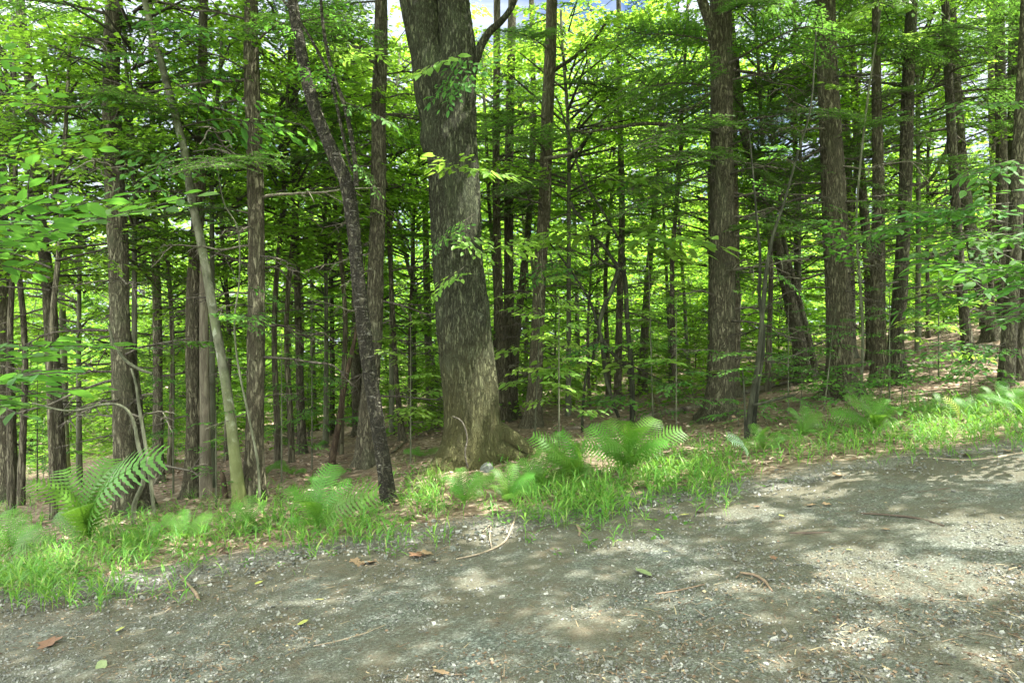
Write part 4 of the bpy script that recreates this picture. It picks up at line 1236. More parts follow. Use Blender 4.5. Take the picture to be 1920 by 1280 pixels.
# ---- ferns
def frond_mesh(seed, mat, n=24):
    r = np.random.default_rng(seed)
    mb = MB()
    m = 26
    t = np.linspace(0, 1, m)
    ang = np.radians(72 - 78 * t ** 1.25)
    dx, dz = np.cos(ang), np.sin(ang)
    P = np.stack([np.cumsum(dx), t * 0 + .03 * np.sin(3 * t), np.cumsum(dz)], -1)
    P -= P[0]
    chord = np.linalg.norm(P[-1])
    P /= chord
    a = math.atan2(P[-1, 2], P[-1, 0])
    c, s = math.cos(-a), math.sin(-a)                                # lay the chord along +x
    P = np.stack([P[:, 0] * c - P[:, 2] * s, P[:, 1], P[:, 0] * s + P[:, 2] * c], -1)
    tube(mb, P, .006 * (1 - .8 * t) + .001, 4, 0)
    K = 9
    s_ = np.linspace(0, 1, K)
    for i in range(n):
        f = .16 + .83 * i / (n - 1)
        X = np.array([np.interp(f, t, P[:, q]) for q in range(3)])
        X2 = np.array([np.interp(min(1, f + .03), t, P[:, q]) for q in range(3)])
        T = (X2 - np.array([np.interp(f - .03, t, P[:, q]) for q in range(3)])); T /= np.linalg.norm(T)
        Nn = np.cross(T, [0, 1, 0]); Nn = -Nn if Nn[2] < 0 else Nn
        l = .235 * (math.sin(math.pi * min(1, .12 + .88 * (1 - f) ** .8)) ** .75) * r.uniform(.9, 1.1) * (.55 + .45 * min(1, (f - .1) / .2)) + .01
        for sg in (-1, 1):
            B = np.array([0, sg, 0.0])
            D = B * .92 + T * .38
            D /= np.linalg.norm(D)
            w = (.0225 if n > 16 else .018) * (1 - s_) ** .6 * (.62 + .76 * (np.arange(K) % 2)) + .001
            C = X + D * l * s_[:, None] - Nn * (.16 * l * s_ ** 2)[:, None] + T * (.12 * l * s_ ** 2)[:, None]
            W = np.cross(Nn, D); W /= np.linalg.norm(W)
            A_ = C + W * w[:, None] * .8
            B_ = C - W * w[:, None] * .8
            V = np.empty((2 * K, 3)); V[0::2] = A_; V[1::2] = B_
            q = np.arange(K - 1) * 2
            mb.add(V, np.stack([q, q + 1, q + 3, q + 2], -1), 0)
    return mb.mesh('frond', [mat])


FR = [frond_mesh(1, M['fern'], 18), frond_mesh(2, M['fern'], 17), frond_mesh(3, M['fern'], 20)]
FRP, FRY = frond_mesh(4, M['fern_pale'], 16), frond_mesh(5, M['fern_yellow'], 13)


def fern(label, bx, by, tips, rand=0, size=.4, me=None, group=None, up=(.3, .75)):
    rand = rand + 2 if not me else rand
    g = ground_px(bx, by + 12)
    root = empty('fern', g, label, 'fern', group)
    for k, (tx, ty, dy) in enumerate(tips):
        q = at(tx, ty, g[1] + dy)
        c = (q[0] - g[0]) / max(.05, math.hypot(q[0] - g[0], q[1] - g[1]))
        aim('frond', me or FR[k % 3], root, g, g, q, .85 * c + random.uniform(-.25, .25))
    a0 = random.uniform(0, 6)
    for k in range(rand):
        a = a0 + k * 2 * math.pi / max(1, rand) + random.uniform(-.4, .4)
        e = random.uniform(*up)
        L = size * random.uniform(.7, 1.15)
        aim('frond', me or FR[k % 3], root, g, g, (g[0] + L * math.cos(a) * math.cos(e), g[1] + L * math.sin(a) * math.cos(e), g[2] + L * math.sin(e)), .7 * math.cos(a) + random.uniform(-.3, .3))
    return root


fern('largest fern at lower left with tall arching fronds before the hemlock trunks', 172, 1010, [(62, 905, -.3), (122, 880, .1), (205, 862, .15), (228, 868, -.1), (298, 858, -.35), (150, 950, -.5), (110, 960, .1)])
fern('drooping fern cut by the left edge, below the largest fern', 22, 1028, [(-40, 975, 0), (20, 955, .3), (75, 985, .1), (95, 1015, -.3), (50, 965, .2)], 0, .3)
fern('bright fern cluster left of the cherry’s foot', 600, 985, [(540, 915, 0), (590, 905, .2), (622, 872, .1), (655, 905, -.1), (705, 925, -.3), (565, 940, -.4), (640, 930, .3)], 2, .35)
fern('small yellow green fern right of the thin wavy stem', 475, 985, [(440, 945, 0), (470, 930, .1), (498, 945, -.1)], 3, .25)
fern('little fern low in the grass below the pale barkless trunk', 350, 1000, [(310, 965, 0), (345, 955, .1), (395, 968, -.1)], 3, .25)
fern('tiny fern in the grass right of the largest fern', 270, 1010, [(235, 985, -.1), (300, 985, -.1)], 3, .22)
fern('fern with spread dark fronds right against the maple’s left root', 872, 935, [(835, 893, 0), (862, 878, .1), (925, 895, -.2), (900, 885, .1)], 1, .3)
fern('pale green fern in front of the maple’s right root', 952, 930, [(925, 880, 0), (965, 870, .1), (1000, 893, -.2), (1010, 915, -.3)], 2, .3)
fern('low spreading fern between the maple’s right root and the upright fern', 1018, 905, [(975, 862, .1), (1005, 852, .1), (1045, 872, -.2), (985, 890, -.3)], 2, .35)
fern('upright fern just left of the biggest fern in the middle', 1080, 895, [(1000, 818, -.1), (1050, 810, .1), (1085, 830, .2), (1030, 850, -.4), (1075, 860, -.3), (1012, 835, .2), (1062, 818, -.2)], 2, .42)
fern('biggest fern in the middle, fronds fanned out below the crooked shrub', 1178, 872, [(1105, 800, .1), (1140, 788, .2), (1175, 790, -.1), (1228, 785, .2), (1278, 808, -.1), (1205, 800, -.3), (1130, 830, -.5), (1095, 835, -.2), (1250, 830, -.3), (1150, 800, -.2)], 3, .5)
fern('lone bleached white fern frond at the grass edge below the big dark hemlock', 1400, 850, [(1366, 815, -.1), (1372, 828, -.25)], 0, me=FRP)
fern('small fern beside the bleached white frond', 1432, 835, [(1410, 795, .1), (1440, 800, -.1), (1462, 810, -.2)], 3, .3)
fern('faint upright fern on the leaf litter right of the slim sapling', 1500, 808, [(1480, 765, 0), (1512, 762, .1), (1540, 775, -.1)], 2, .35)
fern('broad fern cluster in the sunny grass, in the right half', 1640, 800, [(1590, 742, .1), (1625, 740, .2), (1660, 748, 0), (1690, 765, -.2), (1600, 760, -.3), (1560, 775, -.1)], 2, .45)
fern('single upright yellow fern frond standing in the grass at right', 1798, 785, [(1772, 745, 0)], 0, me=FRY)
fern('low pale fern right of the yellow frond', 1828, 775, [(1790, 748, 0), (1815, 745, .1), (1842, 752, -.1)], 1, .3)
fern('fern under the double stemmed beech at right edge', 1870, 755, [(1840, 725, .1), (1880, 715, .1), (1915, 730, -.1)], 4, .4)
fern('fern growing out of the grass at far right edge', 1915, 775, [(1890, 735, .1), (1925, 725, 0)], 4, .45)
fern('small dark fern at the foot of the bare slope', 1740, 765, [(1720, 742, 0), (1762, 738, .1)], 2, .3)
FG = 'tiny ferns on the far woodland floor at left'
for px, py in ((560, 800), (520, 795), (550, 880), (500, 880), (790, 845), (590, 830), (610, 900)):
    fern('tiny fern in the shade between the stout hemlock and the maple', px, py, [], 5, .32, group=FG)


# ---- grass
def blades(mb, X, az, th0, bend, L, w, K=5):
    n = len(X)
    s = np.linspace(0, 1, K)
    th = th0[:, None] - bend[:, None] * s[None] ** 1.2
    dx = np.cos(th); dz = np.sin(th)
    r = np.concatenate([np.zeros((n, 1)), np.cumsum((dx[:, 1:] + dx[:, :-1]) / 2, 1)], 1) / (K - 1) * L[:, None]
    z = np.concatenate([np.zeros((n, 1)), np.cumsum((dz[:, 1:] + dz[:, :-1]) / 2, 1)], 1) / (K - 1) * L[:, None]
    ca, sa = np.cos(az)[:, None], np.sin(az)[:, None]
    C = np.stack([X[:, None, 0] + r * ca, X[:, None, 1] + r * sa, X[:, None, 2] + z], -1)
    prof = np.array([.55, 1.0, .95, .6, .06]) if K == 5 else np.interp(s, [0, .3, 1], [.7, 1, .05])
    W = np.stack([-sa, ca, sa * 0], -1) * (w[:, None] * prof[None] / 2)[..., None]
    V = np.stack([C + W, C - W], 2).reshape(n, 2 * K, 3)
    q = np.arange(K - 1) * 2
    f = np.stack([q, q + 1, q + 3, q + 2], -1)
    mb.add(V.reshape(-1, 3), (f[None] + (np.arange(n) * 2 * K)[:, None, None]).reshape(-1, 4), 0)


GRASS = [(70, 1060, 130, 55, 1), (215, 1005, 120, 55, 1), (330, 990, 90, 40, .5), (440, 980, 110, 40, .7), (560, 965, 110, 45, .9), (670, 965, 90, 40, .6), (790, 925, 60, 35, .7), (900, 915, 70, 22, .4), (1000, 915, 80, 45, .8),
         (1100, 905, 110, 55, 1), (1210, 885, 120, 50, 1.2), (1310, 870, 70, 40, 1), (1420, 840, 60, 22, .7), (1500, 832, 90, 20, .5), (1620, 812, 110, 28, .9), (1720, 790, 130, 38, 1.4), (1820, 782, 100, 38, 1.4), (1900, 775, 70, 38, 1.3), (1700, 830, 90, 22, .5),
         (150, 1110, 110, 25, .35), (640, 1000, 120, 25, .3), (960, 960, 90, 22, .25), (1150, 935, 120, 25, .3), (20, 960, 80, 50, .5)]


def build_grass():
    N = 50000
    px = rng.uniform(-60, 1980, N)
    py = rng.uniform(730, 1150, N)
    w = np.zeros(N)
    for ex, ey, rx, ry, a in GRASS:
        w = np.maximum(w, a * np.exp(-(((px - ex) / rx) ** 2 + ((py - ey) / ry) ** 2) * 1.1))
    for ex, ey, rx, ry in ((170, 985, 120, 40), (600, 965, 105, 36), (1175, 862, 115, 36), (1070, 880, 75, 34), (1640, 785, 70, 22), (890, 915, 60, 22), (960, 912, 60, 20), (60, 1010, 90, 30)):
        w = w * (1 - .72 * np.exp(-(((px - ex) / rx) ** 2 + ((py - ey) / ry) ** 2)))
    k = rng.random(N) < w * .95
    px, py = px[k], py[k]
    G = ground_many(px, py + 12, 24, 80)
    # clumps: keep more where a plan noise is high
    keep = n2(G[:, 0], G[:, 1], 3.6, 2, 21.0) > rng.uniform(.20, .58, len(G))
    G = G[keep]
    n = len(G)
    mb = MB()
    hs = rng.uniform(.05, .18, n)
    nb = rng.integers(3, 7, n)
    rep = np.repeat(np.arange(n), nb)
    idx = np.concatenate([np.arange(k) for k in nb]) if n else np.zeros(0)
    frac = (idx + 1) / nb[rep]
    leanaz = rng.uniform(0, 6.28, n)
    lean = rng.uniform(0, .35, n)
    X = G[rep] + np.stack([np.cos(leanaz[rep]) * lean[rep] * hs[rep] * frac, np.sin(leanaz[rep]) * lean[rep] * hs[rep] * frac, hs[rep] * frac * .95 + .012], -1)
    m = len(rep)
    az = leanaz[rep] + idx * 3.14 + rng.normal(0, .5, m)
    blades(mb, X, az, rng.uniform(.5, 1.25, m), rng.uniform(.5, 1.5, m), rng.uniform(.08, .17, m) * (.7 + .5 * frac), rng.uniform(.0055, .0135, m))
    blades(mb, G, leanaz, 1.57 - lean, lean * 0 + .1, hs, np.full(n, .004))
    # fine short blades between the clumps
    N = 9000
    px = rng.uniform(-60, 1980, N); py = rng.uniform(740, 1130, N)
    w = np.zeros(N)
    for ex, ey, rx, ry, a in GRASS:
        w = np.maximum(w, a * np.exp(-(((px - ex) / rx / 1.1) ** 2 + ((py - ey - 8) / ry / 1.1) ** 2)))
    k = rng.random(N) < w * .8
    G2 = ground_many(px[k], py[k] + 8, 24, 80)
    m = len(G2)
    blades(mb, G2 + [0, 0, .01], rng.uniform(0, 6.28, m), rng.uniform(.8, 1.5, m), rng.uniform(.2, 1.3, m), rng.uniform(.04, .12, m), rng.uniform(.002, .0045, m))
    o = obj('grass', mb.mesh('grass', [M['grass']]))
    tag(o, 'bright green broad bladed grass along the edge of the gravel road', 'grass', None, 'stuff')
    # the tall thin tuft by the maple
    g = ground_px(818, 912)
    mb = MB()
    m = 90
    X = np.tile(np.array(g), (m, 1)) + np.stack([rng.normal(0, .05, m), rng.normal(0, .04, m), np.zeros(m)], -1)
    blades(mb, X, rng.uniform(0, 6.28, m), rng.uniform(1.05, 1.5, m), rng.uniform(.3, 1.5, m), rng.uniform(.22, .42, m), rng.uniform(.004, .007, m))
    o = obj('grass_tuft', mb.mesh('grass_tuft', [M['grass']], g), None, g)
    tag(o, 'tall tuft of thin grass blades left of the maple’s foot', 'grass tuft')


build_grass()


def small_stuff():
    # broad-leaved weeds among the grass
    N = 4200
    px = rng.uniform(-40, 1960, N); py = rng.uniform(740, 1110, N)
    w = np.zeros(N)
    for ex, ey, rx, ry, a in GRASS:
        w = np.maximum(w, a * np.exp(-(((px - ex) / rx / 1.15) ** 2 + ((py - ey + 10) / ry / 1.2) ** 2)))
    k = rng.random(N) < w * 1.3
    G = ground_many(px[k], py[k] + 6, 24, 80)
    mb = MB()
    for g in G:
        m = int(rng.integers(3, 8))
        h = rng.uniform(.02, .14)
        az = rng.uniform(0, 6.28) + np.arange(m) * 2.4
        P = np.tile(g + [0, 0, h], (m, 1)) + np.stack([np.cos(az), np.sin(az), az * 0], -1) * .01 + np.stack([np.zeros(m), np.zeros(m), -np.arange(m) * h * .12], -1)
        D = np.stack([np.cos(az), np.sin(az), rng.normal(.1, .3, m)], -1)
        leaves(mb, P, D, np.tile([0, 0, 1.0], (m, 1)) + rng.normal(0, .25, (m, 3)), rng.uniform(.03, .09) * rng.uniform(.7, 1.2, m), LEAF_FINE, 1)
        tube(mb, np.stack([g, g + [0, 0, h]]), [.0022, .0015], 3, 0)
    o = obj('weeds', mb.mesh('weeds', [M['twig'], M['leaf_near']]))
    tag(o, 'low broad leaved weeds mixed into the grass along the road', 'weeds', None, 'stuff')
    # needles, crumbs of leaf and bits of twig on the gravel
    n = 15000
    py = 800 + 490 * rng.random(n) ** .9
    px = rng.uniform(-40, 1960, n)
    G = ground_many(px, py, 20, 60)
    d = road_edge(G[:, 0]) - G[:, 1]
    dens = n2(G[:, 0], G[:, 1], 1.1, 3, 91.0)
    k = (d > -.8) & (dens > rng.uniform(.30, .66, n) + .10 * np.clip(d / 3, 0, 1))
    G = G[k]; n = len(G)
    mb = MB()
    az = rng.uniform(0, 6.28, n)
    D = np.stack([np.cos(az), np.sin(az), rng.normal(0, .15, n)], -1)
    U = np.stack([rng.normal(0, .3, n), rng.normal(0, .3, n), np.ones(n)], -1)
    G = G + [0, 0, .022]
    t = rng.random(n)
    a = t < .6
    leaves(mb, G[a], D[a], U[a], rng.uniform(.008, .03, a.sum()), LEAF_FAR, 0)
    a = ~a
    leaves(mb, G[a], D[a], U[a], rng.uniform(.03, .10, a.sum()), (np.array([[0, -.03, 0], [.5, -.02, .04], [1, 0, 0], [.5, .03, .04], [0, .03, 0]]), [np.array([[0, 1, 3, 4]]), np.array([[1, 2, 3]])]), 0)
    o = obj('road_debris', mb.mesh('road_debris', [M['crumbs']]))
    tag(o, 'needles, leaf crumbs and bits of twig scattered over the gravel', 'debris', None, 'stuff')


small_stuff()


# ---- logs, sticks, stones, leaves lying about
def lying(name, label, cat, pts, mat, sides=8, amp=.002, lift=.4, y=None, group=None):
    """pts (px, py, width px) on the ground"""
    rows = []
    for px, py, w in pts:
        g = ground_px(px, py) if y is None else (*at(px, py, y),)
        r = w / F * g[1] / 2 * (.72 if w < 9 else 1)
        rows.append((g[0], g[1], g[2] + r * lift + (.016 if road_edge(g[0]) > g[1] else 0), r))
    rows = np.array(rows)
    c = rows[len(rows) // 2][:3].copy()
    me = trunk_mesh(rows, sides, .05, bark_disp(amp, 25, .3, 2), M[mat], c)
    o = obj(name, me, None, c)
    tag(o, label, cat, group)
    return o


lying('fallen_log', 'thick mossy log lying behind the foot of the broad furrowed hemlock', 'log', [(1378, 722, 20), (1430, 715, 20), (1500, 706, 19), (1560, 698, 19), (1620, 692, 18), (1665, 688, 16)], 'log', 20, .012, .7)
lying('fallen_log', 'pale thin log on the leaf litter just right of the big dark hemlock', 'log', [(1375, 744, 9), (1430, 730, 9), (1500, 714, 8)], 'deadwood_pale', 12, .004, .7)
lying('fallen_log', 'long brown pole lying across the floor left of the big dark hemlock', 'log', [(1060, 806, 8), (1150, 796, 9), (1240, 778, 10), (1330, 760, 10)], 'log', 12, .004, .7)
lying('fallen_log', 'dark rotting log end on the bare slope at right', 'log', [(1690, 695, 12), (1720, 690, 12), (1748, 682, 12)], 'log', 14, .01, .7)
lying('fallen_log', 'thin dead pole leaning on litter between cherry and maple', 'log', [(735, 850, 5), (760, 830, 5), (800, 812, 5), (825, 800, 5)], 'log', 10, .003, .8)
lying('fallen_branch', 'dark branch across the top of the bare slope', 'branch', [(1780, 662, 5), (1820, 655, 5), (1860, 645, 4)], 'log', 10, .003, .8)
for k, (pts, lab, mt) in enumerate([
    ([(1388, 1078, 5), (1412, 1082, 7), (1432, 1093, 7), (1448, 1114, 5)], 'short dark curved stick lying in the middle of the gravel road', 'stick'),
    ([(1480, 1004, 6), (1515, 1004, 8), (1558, 1003, 5)], 'short thick dark stick half sunk in the gravel', 'stick_dark'),
    ([(1615, 966, 4), (1670, 970, 5), (1720, 976, 6), (1770, 990, 4)], 'long dark twig on the sunny gravel at right', 'stick_dark'),
    ([(1690, 930, 4), (1740, 925, 4), (1785, 918, 3)], 'straight dark twig above the long dark twig on the gravel', 'stick_dark'),
    ([(1750, 862, 3), (1810, 866, 4), (1860, 862, 6), (1925, 852, 7)], 'pale bent stick at the road edge by the right side', 'stick_pale'),
    ([(338, 1082, 4), (352, 1098, 5), (368, 1118, 8), (372, 1128, 7)], 'short stick with a red brown thick end on the left gravel', 'stick'),
    ([(588, 1216, 3), (640, 1205, 4), (690, 1190, 4), (722, 1176, 3)], 'thin straight twig low on the gravel left of centre', 'stick_pale'),
    ([(855, 1052, 4), (905, 1040, 5), (945, 1020, 5), (960, 990, 5), (968, 968, 4)], 'pale curved twig bending up into the grass below the maple', 'stick_pale'),
    ([(905, 1000, 3), (920, 985, 4), (918, 1010, 3), (922, 1030, 3)], 'little pale hooked twig left of the pale curved twig', 'stick_pale'),
    ([(1230, 1118, 3), (1270, 1112, 3), (1320, 1100, 2)], 'very thin twig on the shaded gravel in the centre', 'stick'),
    ([(230, 1072, 6), (275, 1066, 7), (322, 1058, 5)], 'pale stick at the grass edge on the left gravel', 'stick_pale'),
    ([(270, 1130, 3), (310, 1115, 3), (355, 1108, 3)], 'thin twig left of the red brown ended stick', 'stick'),
    ([(985, 885, 4), (1000, 862, 5), (1018, 832, 4)], 'dead stick leaning on the maple’s right root', 'stick_pale'),
    ([(180, 975, 5), (200, 985, 7), (236, 997, 8), (262, 1000, 5)], 'pale stick on the ground beneath the largest fern', 'stick_pale'),
    ([(1085, 1010, 6), (1088, 1000, 8), (1082, 988, 7)], 'small brown stub standing at the edge of the road', 'stick'),
]):
    lying('stick', lab, 'stick', pts, mt, 8, .0015)

# broken snag
g = ground_px(420, 934)
mb = MB()
rows = np.array([(*at(424, 940, g[1]), .042), (*at(421, 915, g[1]), .036), (*at(418, 895, g[1]), .034), (*at(415, 884, g[1]), .020), (*at(413, 878, g[1]), .008)])
o = obj('broken_snag', trunk_mesh(rows, 14, .02, bark_disp(.012, 30, .3, 4), M['snag'], g), None, g)
tag(o, 'short rotten red brown snag between the pale barkless trunk and the beech', 'stump')
# lying tangle at the bank beside the maple: a leaning red snag
root, base, P, y = hand_tree('dead_snag', 'dead tree', 'leaning dead red brown snag left of the cherry’s foot', [(662, 650, 9), (655, 680, 10), (643, 740, 11), (634, 800, 12), (621, 872, 15)], None, None, 'snag', 3.0, 14, .006, 20, .2, 3)


def stone_mesh(seed, mat):
    import bmesh
    bm = bmesh.new()
    bmesh.ops.create_icosphere(bm, subdivisions=2, radius=.5)
    P = np.array([v.co[:] for v in bm.verts])
    q = fbm(P * 2.2 + seed * 5.1, 3)
    for v, s in zip(bm.verts, q):
        v.co *= .55 + .9 * s
        v.co.z *= .6
    r = np.random.default_rng(seed)
    for k in range(9):
        nrm = Vector(r.normal(0, 1, 3)).normalized()
        off = r.uniform(.16, .30)
        for v in bm.verts:
            dd = v.co.dot(nrm) - off
            if dd > 0: v.co -= nrm * dd
    me = bpy.data.meshes.new('stone')
    bm.to_mesh(me); bm.free()
    me.materials.append(mat)
    return me


ST = [stone_mesh(s, M['stone']) for s in range(5)]
STB = [stone_mesh(s + 9, M['boulder']) for s in range(3)]


def stone(label, px, py, w, mes, group=None, k=0):
    g = ground_px(px, py)
    d = w / F * g[1]
    o = obj('stone', mes[k % len(mes)], None, (g[0], g[1], g[2] + d * .12 + (.01 if g[1] < road_edge(g[0]) else 0)), (random.uniform(-.2, .2), random.uniform(-.2, .2), random.uniform(0, 6.28)), d * .85)
    tag(o, label, 'stone', group)


stone('grey lichened rock lodged between the maple’s roots', 914, 884, 44, STB)
stone('pale blue grey rock in the sun spot at the grass edge below the maple', 895, 1003, 20, STB, None, 1)
stone('flat greenish stone beside the pale rock at the grass edge', 850, 1032, 24, STB, None, 2)
SG1 = 'stones along the edge of the gravel road'
for px, py, w in ((800, 985, 20), (812, 978, 16), (780, 1000, 18), (830, 995, 15), (735, 1005, 18), (690, 1010, 15), (640, 1015, 14), (870, 990, 16), (905, 1010, 16), (920, 1000, 14), (620, 985, 16), (550, 1050, 16), (470, 1050, 18), (395, 1100, 16),
                  (1010, 962, 14), (1125, 955, 12), (1350, 945, 20), (1260, 965, 14), (930, 985, 15), (880, 1015, 13), (755, 985, 14), (415, 1060, 14), (860, 1000, 18), (770, 1020, 14)):
    stone('angular grey stone along the grassy edge of the gravel road', px, py, w, ST, SG1, int(px))
SG2 = 'larger stones out on the gravel road'
for px, py, w in ((1345, 975, 18), (1490, 1120, 18), (1370, 1140, 16), (1430, 1142, 14), (1630, 1240, 24), (1560, 1270, 26), (1660, 1262, 20), (1700, 1275, 18), (1610, 1160, 14), (320, 1190, 18), (1500, 1125, 12), (1450, 1020, 12), (860, 1140, 12), (1790, 1030, 12),
                  (1840, 1130, 14), (1180, 1180, 12), (1880, 1190, 18), (1760, 1200, 14), (1590, 1090, 10), (1100, 1240, 14)):
    stone('larger dark stone lying loose out on the gravel road', px, py, w, ST, SG2, int(px))


def fallen_leaf_mesh(seed, mat, lob):
    r = np.random.default_rng(seed)
    n = 20
    a = np.linspace(0, 2 * np.pi, n, endpoint=False)
    rad = .36 + (.10 * np.cos(5 * a) if lob else 0) + r.uniform(-.03, .03, n)
    x = np.cos(a) * rad * (1.35 if not lob else 1.15); y = np.sin(a) * rad * (.75 if not lob else 1.05)
    z = .10 * (x ** 2 - y ** 2) + .18 * np.abs(y) + r.uniform(-.02, .02, n)
    V = np.vstack([np.stack([x, y, z], -1), [[0, 0, -.01]]])
    mb = MB()
    i = np.arange(n)
    mb.add(V, np.stack([i, (i + 1) % n, np.full(n, n)], -1), 0, True)
    tube(mb, np.array([[-.45, 0, .02], [-.6, .02, .05], [-.75, .06, .04]]), [.012, .01, .008], 4, 0)
    return mb.mesh('fallen_leaf', [mat])


FL = {'tan': fallen_leaf_mesh(1, M['fallen_tan'], True), 'brown': fallen_leaf_mesh(2, M['fallen_brown'], True), 'yellow': fallen_leaf_mesh(3, M['fallen_yellow'], False), 'green': fallen_leaf_mesh(4, M['fallen_green'], False)}
for px, py, w, c, lab, gr in (
    (92, 1212, 44, 'brown', 'big red brown fallen leaf on the gravel at lower left', None), (826, 1269, 34, 'tan', 'tan fallen leaf at the bottom edge on the gravel', None), (190, 1256, 34, 'green', 'pale green fallen leaf at lower left corner of the gravel', None),
    (568, 1174, 24, 'yellow', 'yellow fallen leaf on the gravel left of centre', None), (1207, 1080, 40, 'green', 'large faded green fallen leaf in the middle of the gravel', None),
    (782, 1046, 36, 'brown', 'red brown leaf topmost of the dry leaves below the maple', 'd'), (800, 1042, 28, 'tan', '', 'd'), (692, 1060, 34, 'tan', '', 'd'), (665, 1056, 24, 'tan', '', 'd'), (675, 1062, 22, 'tan', '', 'd'), (812, 1056, 22, 'tan', '', 'd'),
    (225, 1186, 18, 'yellow', '', 'y'), (485, 1098, 16, 'yellow', '', 'y'), (600, 1130, 16, 'yellow', '', 'y'), (1283, 970, 18, 'yellow', '', 'y'), (1465, 972, 10, 'yellow', '', 'y'), (1560, 1035, 10, 'yellow', '', 'y'), (1592, 1037, 10, 'yellow', '', 'y'), (1248, 1040, 10, 'yellow', '', 'y'),
    (1450, 1052, 16, 'brown', '', 'b'), (1310, 965, 16, 'brown', '', 'b'), (1360, 935, 12, 'brown', '', 'b'), (1420, 955, 14, 'brown', '', 'b'), (1770, 945, 12, 'brown', '', 'b'), (1550, 950, 18, 'tan', '', 'b'), (1660, 998, 14, 'tan', '', 'b'), (1520, 952, 18, 'tan', '', 'b'),
    (1890, 850, 26, 'tan', '', 'b'), (1810, 858, 24, 'tan', '', 'b'), (1570, 895, 24, 'tan', '', 'b'), (200, 1118, 16, 'brown', '', 'b'), (430, 1105, 12, 'tan', '', 'b')):
    g = ground_px(px, py)
    d = w / F * g[1]
    o = obj('fallen_leaf', FL[c], None, (g[0], g[1], g[2] + .025), (random.uniform(-.25, .25), random.uniform(-.25, .25), random.uniform(0, 6.28)), d * 1.05)
    lab = lab or {'d': 'dry tan leaf in the little pile of dry leaves on the gravel below the maple', 'y': 'small yellow fallen leaf lying on the gravel road', 'b': 'small dry brown fallen leaf lying on the gravel road'}[gr]
    tag(o, lab, 'leaf', {None: None, 'd': 'dry leaves below the maple', 'y': 'small yellow leaves on the road', 'b': 'small brown leaves on the road'}[gr])


# ---- the trees farther back
SECT = [(-200, 225, 'left of the big scaly hemlock'), (225, 372, 'between the big scaly hemlock and the barkless trunk'), (372, 478, 'between the barkless trunk and the stout hemlock'), (478, 690, 'between the stout hemlock and the cherry'),
        (690, 860, 'between the cherry and the big maple'), (860, 1015, 'between the maple and the clean brown trunk'), (1015, 1350, 'between the clean brown trunk and the big dark hemlock'), (1350, 1565, 'between the big dark and broad furrowed hemlocks'),
        (1565, 1690, 'between the broad hemlock and the trunk with a knee'), (1690, 2200, 'right of the trunk with a knee')]


def sector(px):
    for a, b, s in SECT:
        if a <= px < b: return s
    return SECT[0][2] if px < 0 else SECT[-1][2]


def slim_trunk(seed, Ht, r0):
    r = np.random.default_rng(seed)
    n = 14
    t = np.linspace(0, 1, n)
    wx, wy = wob(n, .05, seed, 3)
    rows = np.stack([wx * Ht, wy * Ht, -.3 + t * (Ht + .3), r0 * (1 - .8 * t) + .01], -1)
    return trunk_mesh(rows, 9, .35, bark_disp(.012, 10, .2, seed, .3, 4, 0, .25), M[('sapling_bark', 'hemlock_red', 'grey_bark', 'hemlock', 'sapling_bark', 'beech')[seed % 6]], (0, 0, 0))


ST_T = [slim_trunk(s, 10, .062 + .012 * (s % 3)) for s in range(6)]
ST_B = [slim_trunk(s + 6, 3.0, .022) for s in range(3)]


def back_tree(px, y, hgt, k, wide=1.0):
    x = (px - 960) / F * y
    z = Hs(x, y)
    s = sector(px)
    root = empty('broadleaf_tree', (x, y, z), 'leafy tree far back, ' + s, 'tree', 'far trees ' + s)
    sc = hgt / 10
    a = random.uniform(0, 6.28)
    obj('trunk', ST_T[k % 6], root, (0, 0, 0), (0, 0, a), (sc * .9, sc * .9, sc))
    obj('crown', PROTO['crown'][k % 6], root, (0, 0, 0), (0, 0, a), (sc * wide, sc * wide, sc))


def back_bush(px, y, hgt, k):
    x = (px - 960) / F * y
    z = Hs(x, y)
    s = sector(px)
    root = empty('leafy_bush', (x, y, z), 'low leafy bush, ' + s, 'bush', 'understory bushes ' + s)
    sc = hgt / 3
    a = random.uniform(0, 6.28)
    obj('stem', ST_B[k % 3], root, (0, 0, 0), (0, 0, a), sc)
    obj('foliage', PROTO['bush'][k % 4], root, (0, 0, 0), (0, 0, a), sc)


rr = np.random.default_rng(77)
cnt = 0
for y, dx, h0, h1 in ((19, 7.5, 3.4, 5.0), (24, 6.0, 4.2, 6.5), (30, 5.0, 6, 8.5), (37, 4.6, 8, 11.5), (45, 4.2, 11, 16), (55, 4.0, 14, 21)):
    x = -.86 * y
    while x < .86 * y:
        yy = y + rr.uniform(-2, 2)
        px = 960 + F * x / yy
        sky = max(0, 1 - abs(px - 960) / 420)                        # the wood is lower where the sky shows
        back_tree(px, yy, rr.uniform(h0, h1) * (1 + .08 * sky) * (.72 if px > 1380 else 1), cnt, rr.uniform(.95, 1.3))
        cnt += 1
        x += dx * rr.uniform(.7, 1.3)
for y, dx in ((15.5, 3.4), (18.2, 2.3), (21.5, 2.1), (25, 1.9), (29, 1.9), (33, 2.1), (38, 2.5)):
    x = -.84 * y
    while x < .84 * y:
        yy = y + rr.uniform(-1.2, 1.2)
        px = 960 + F * x / yy
        if not (px > 1600 and yy < 20.5) and not (px > 860 and yy < 17):
            back_bush(px, yy, rr.uniform(1.1, 2.6) if dx == 2.3 else rr.uniform(1.8, 4.8), cnt)
        cnt += 1
        x += dx * rr.uniform(.6, 1.4)


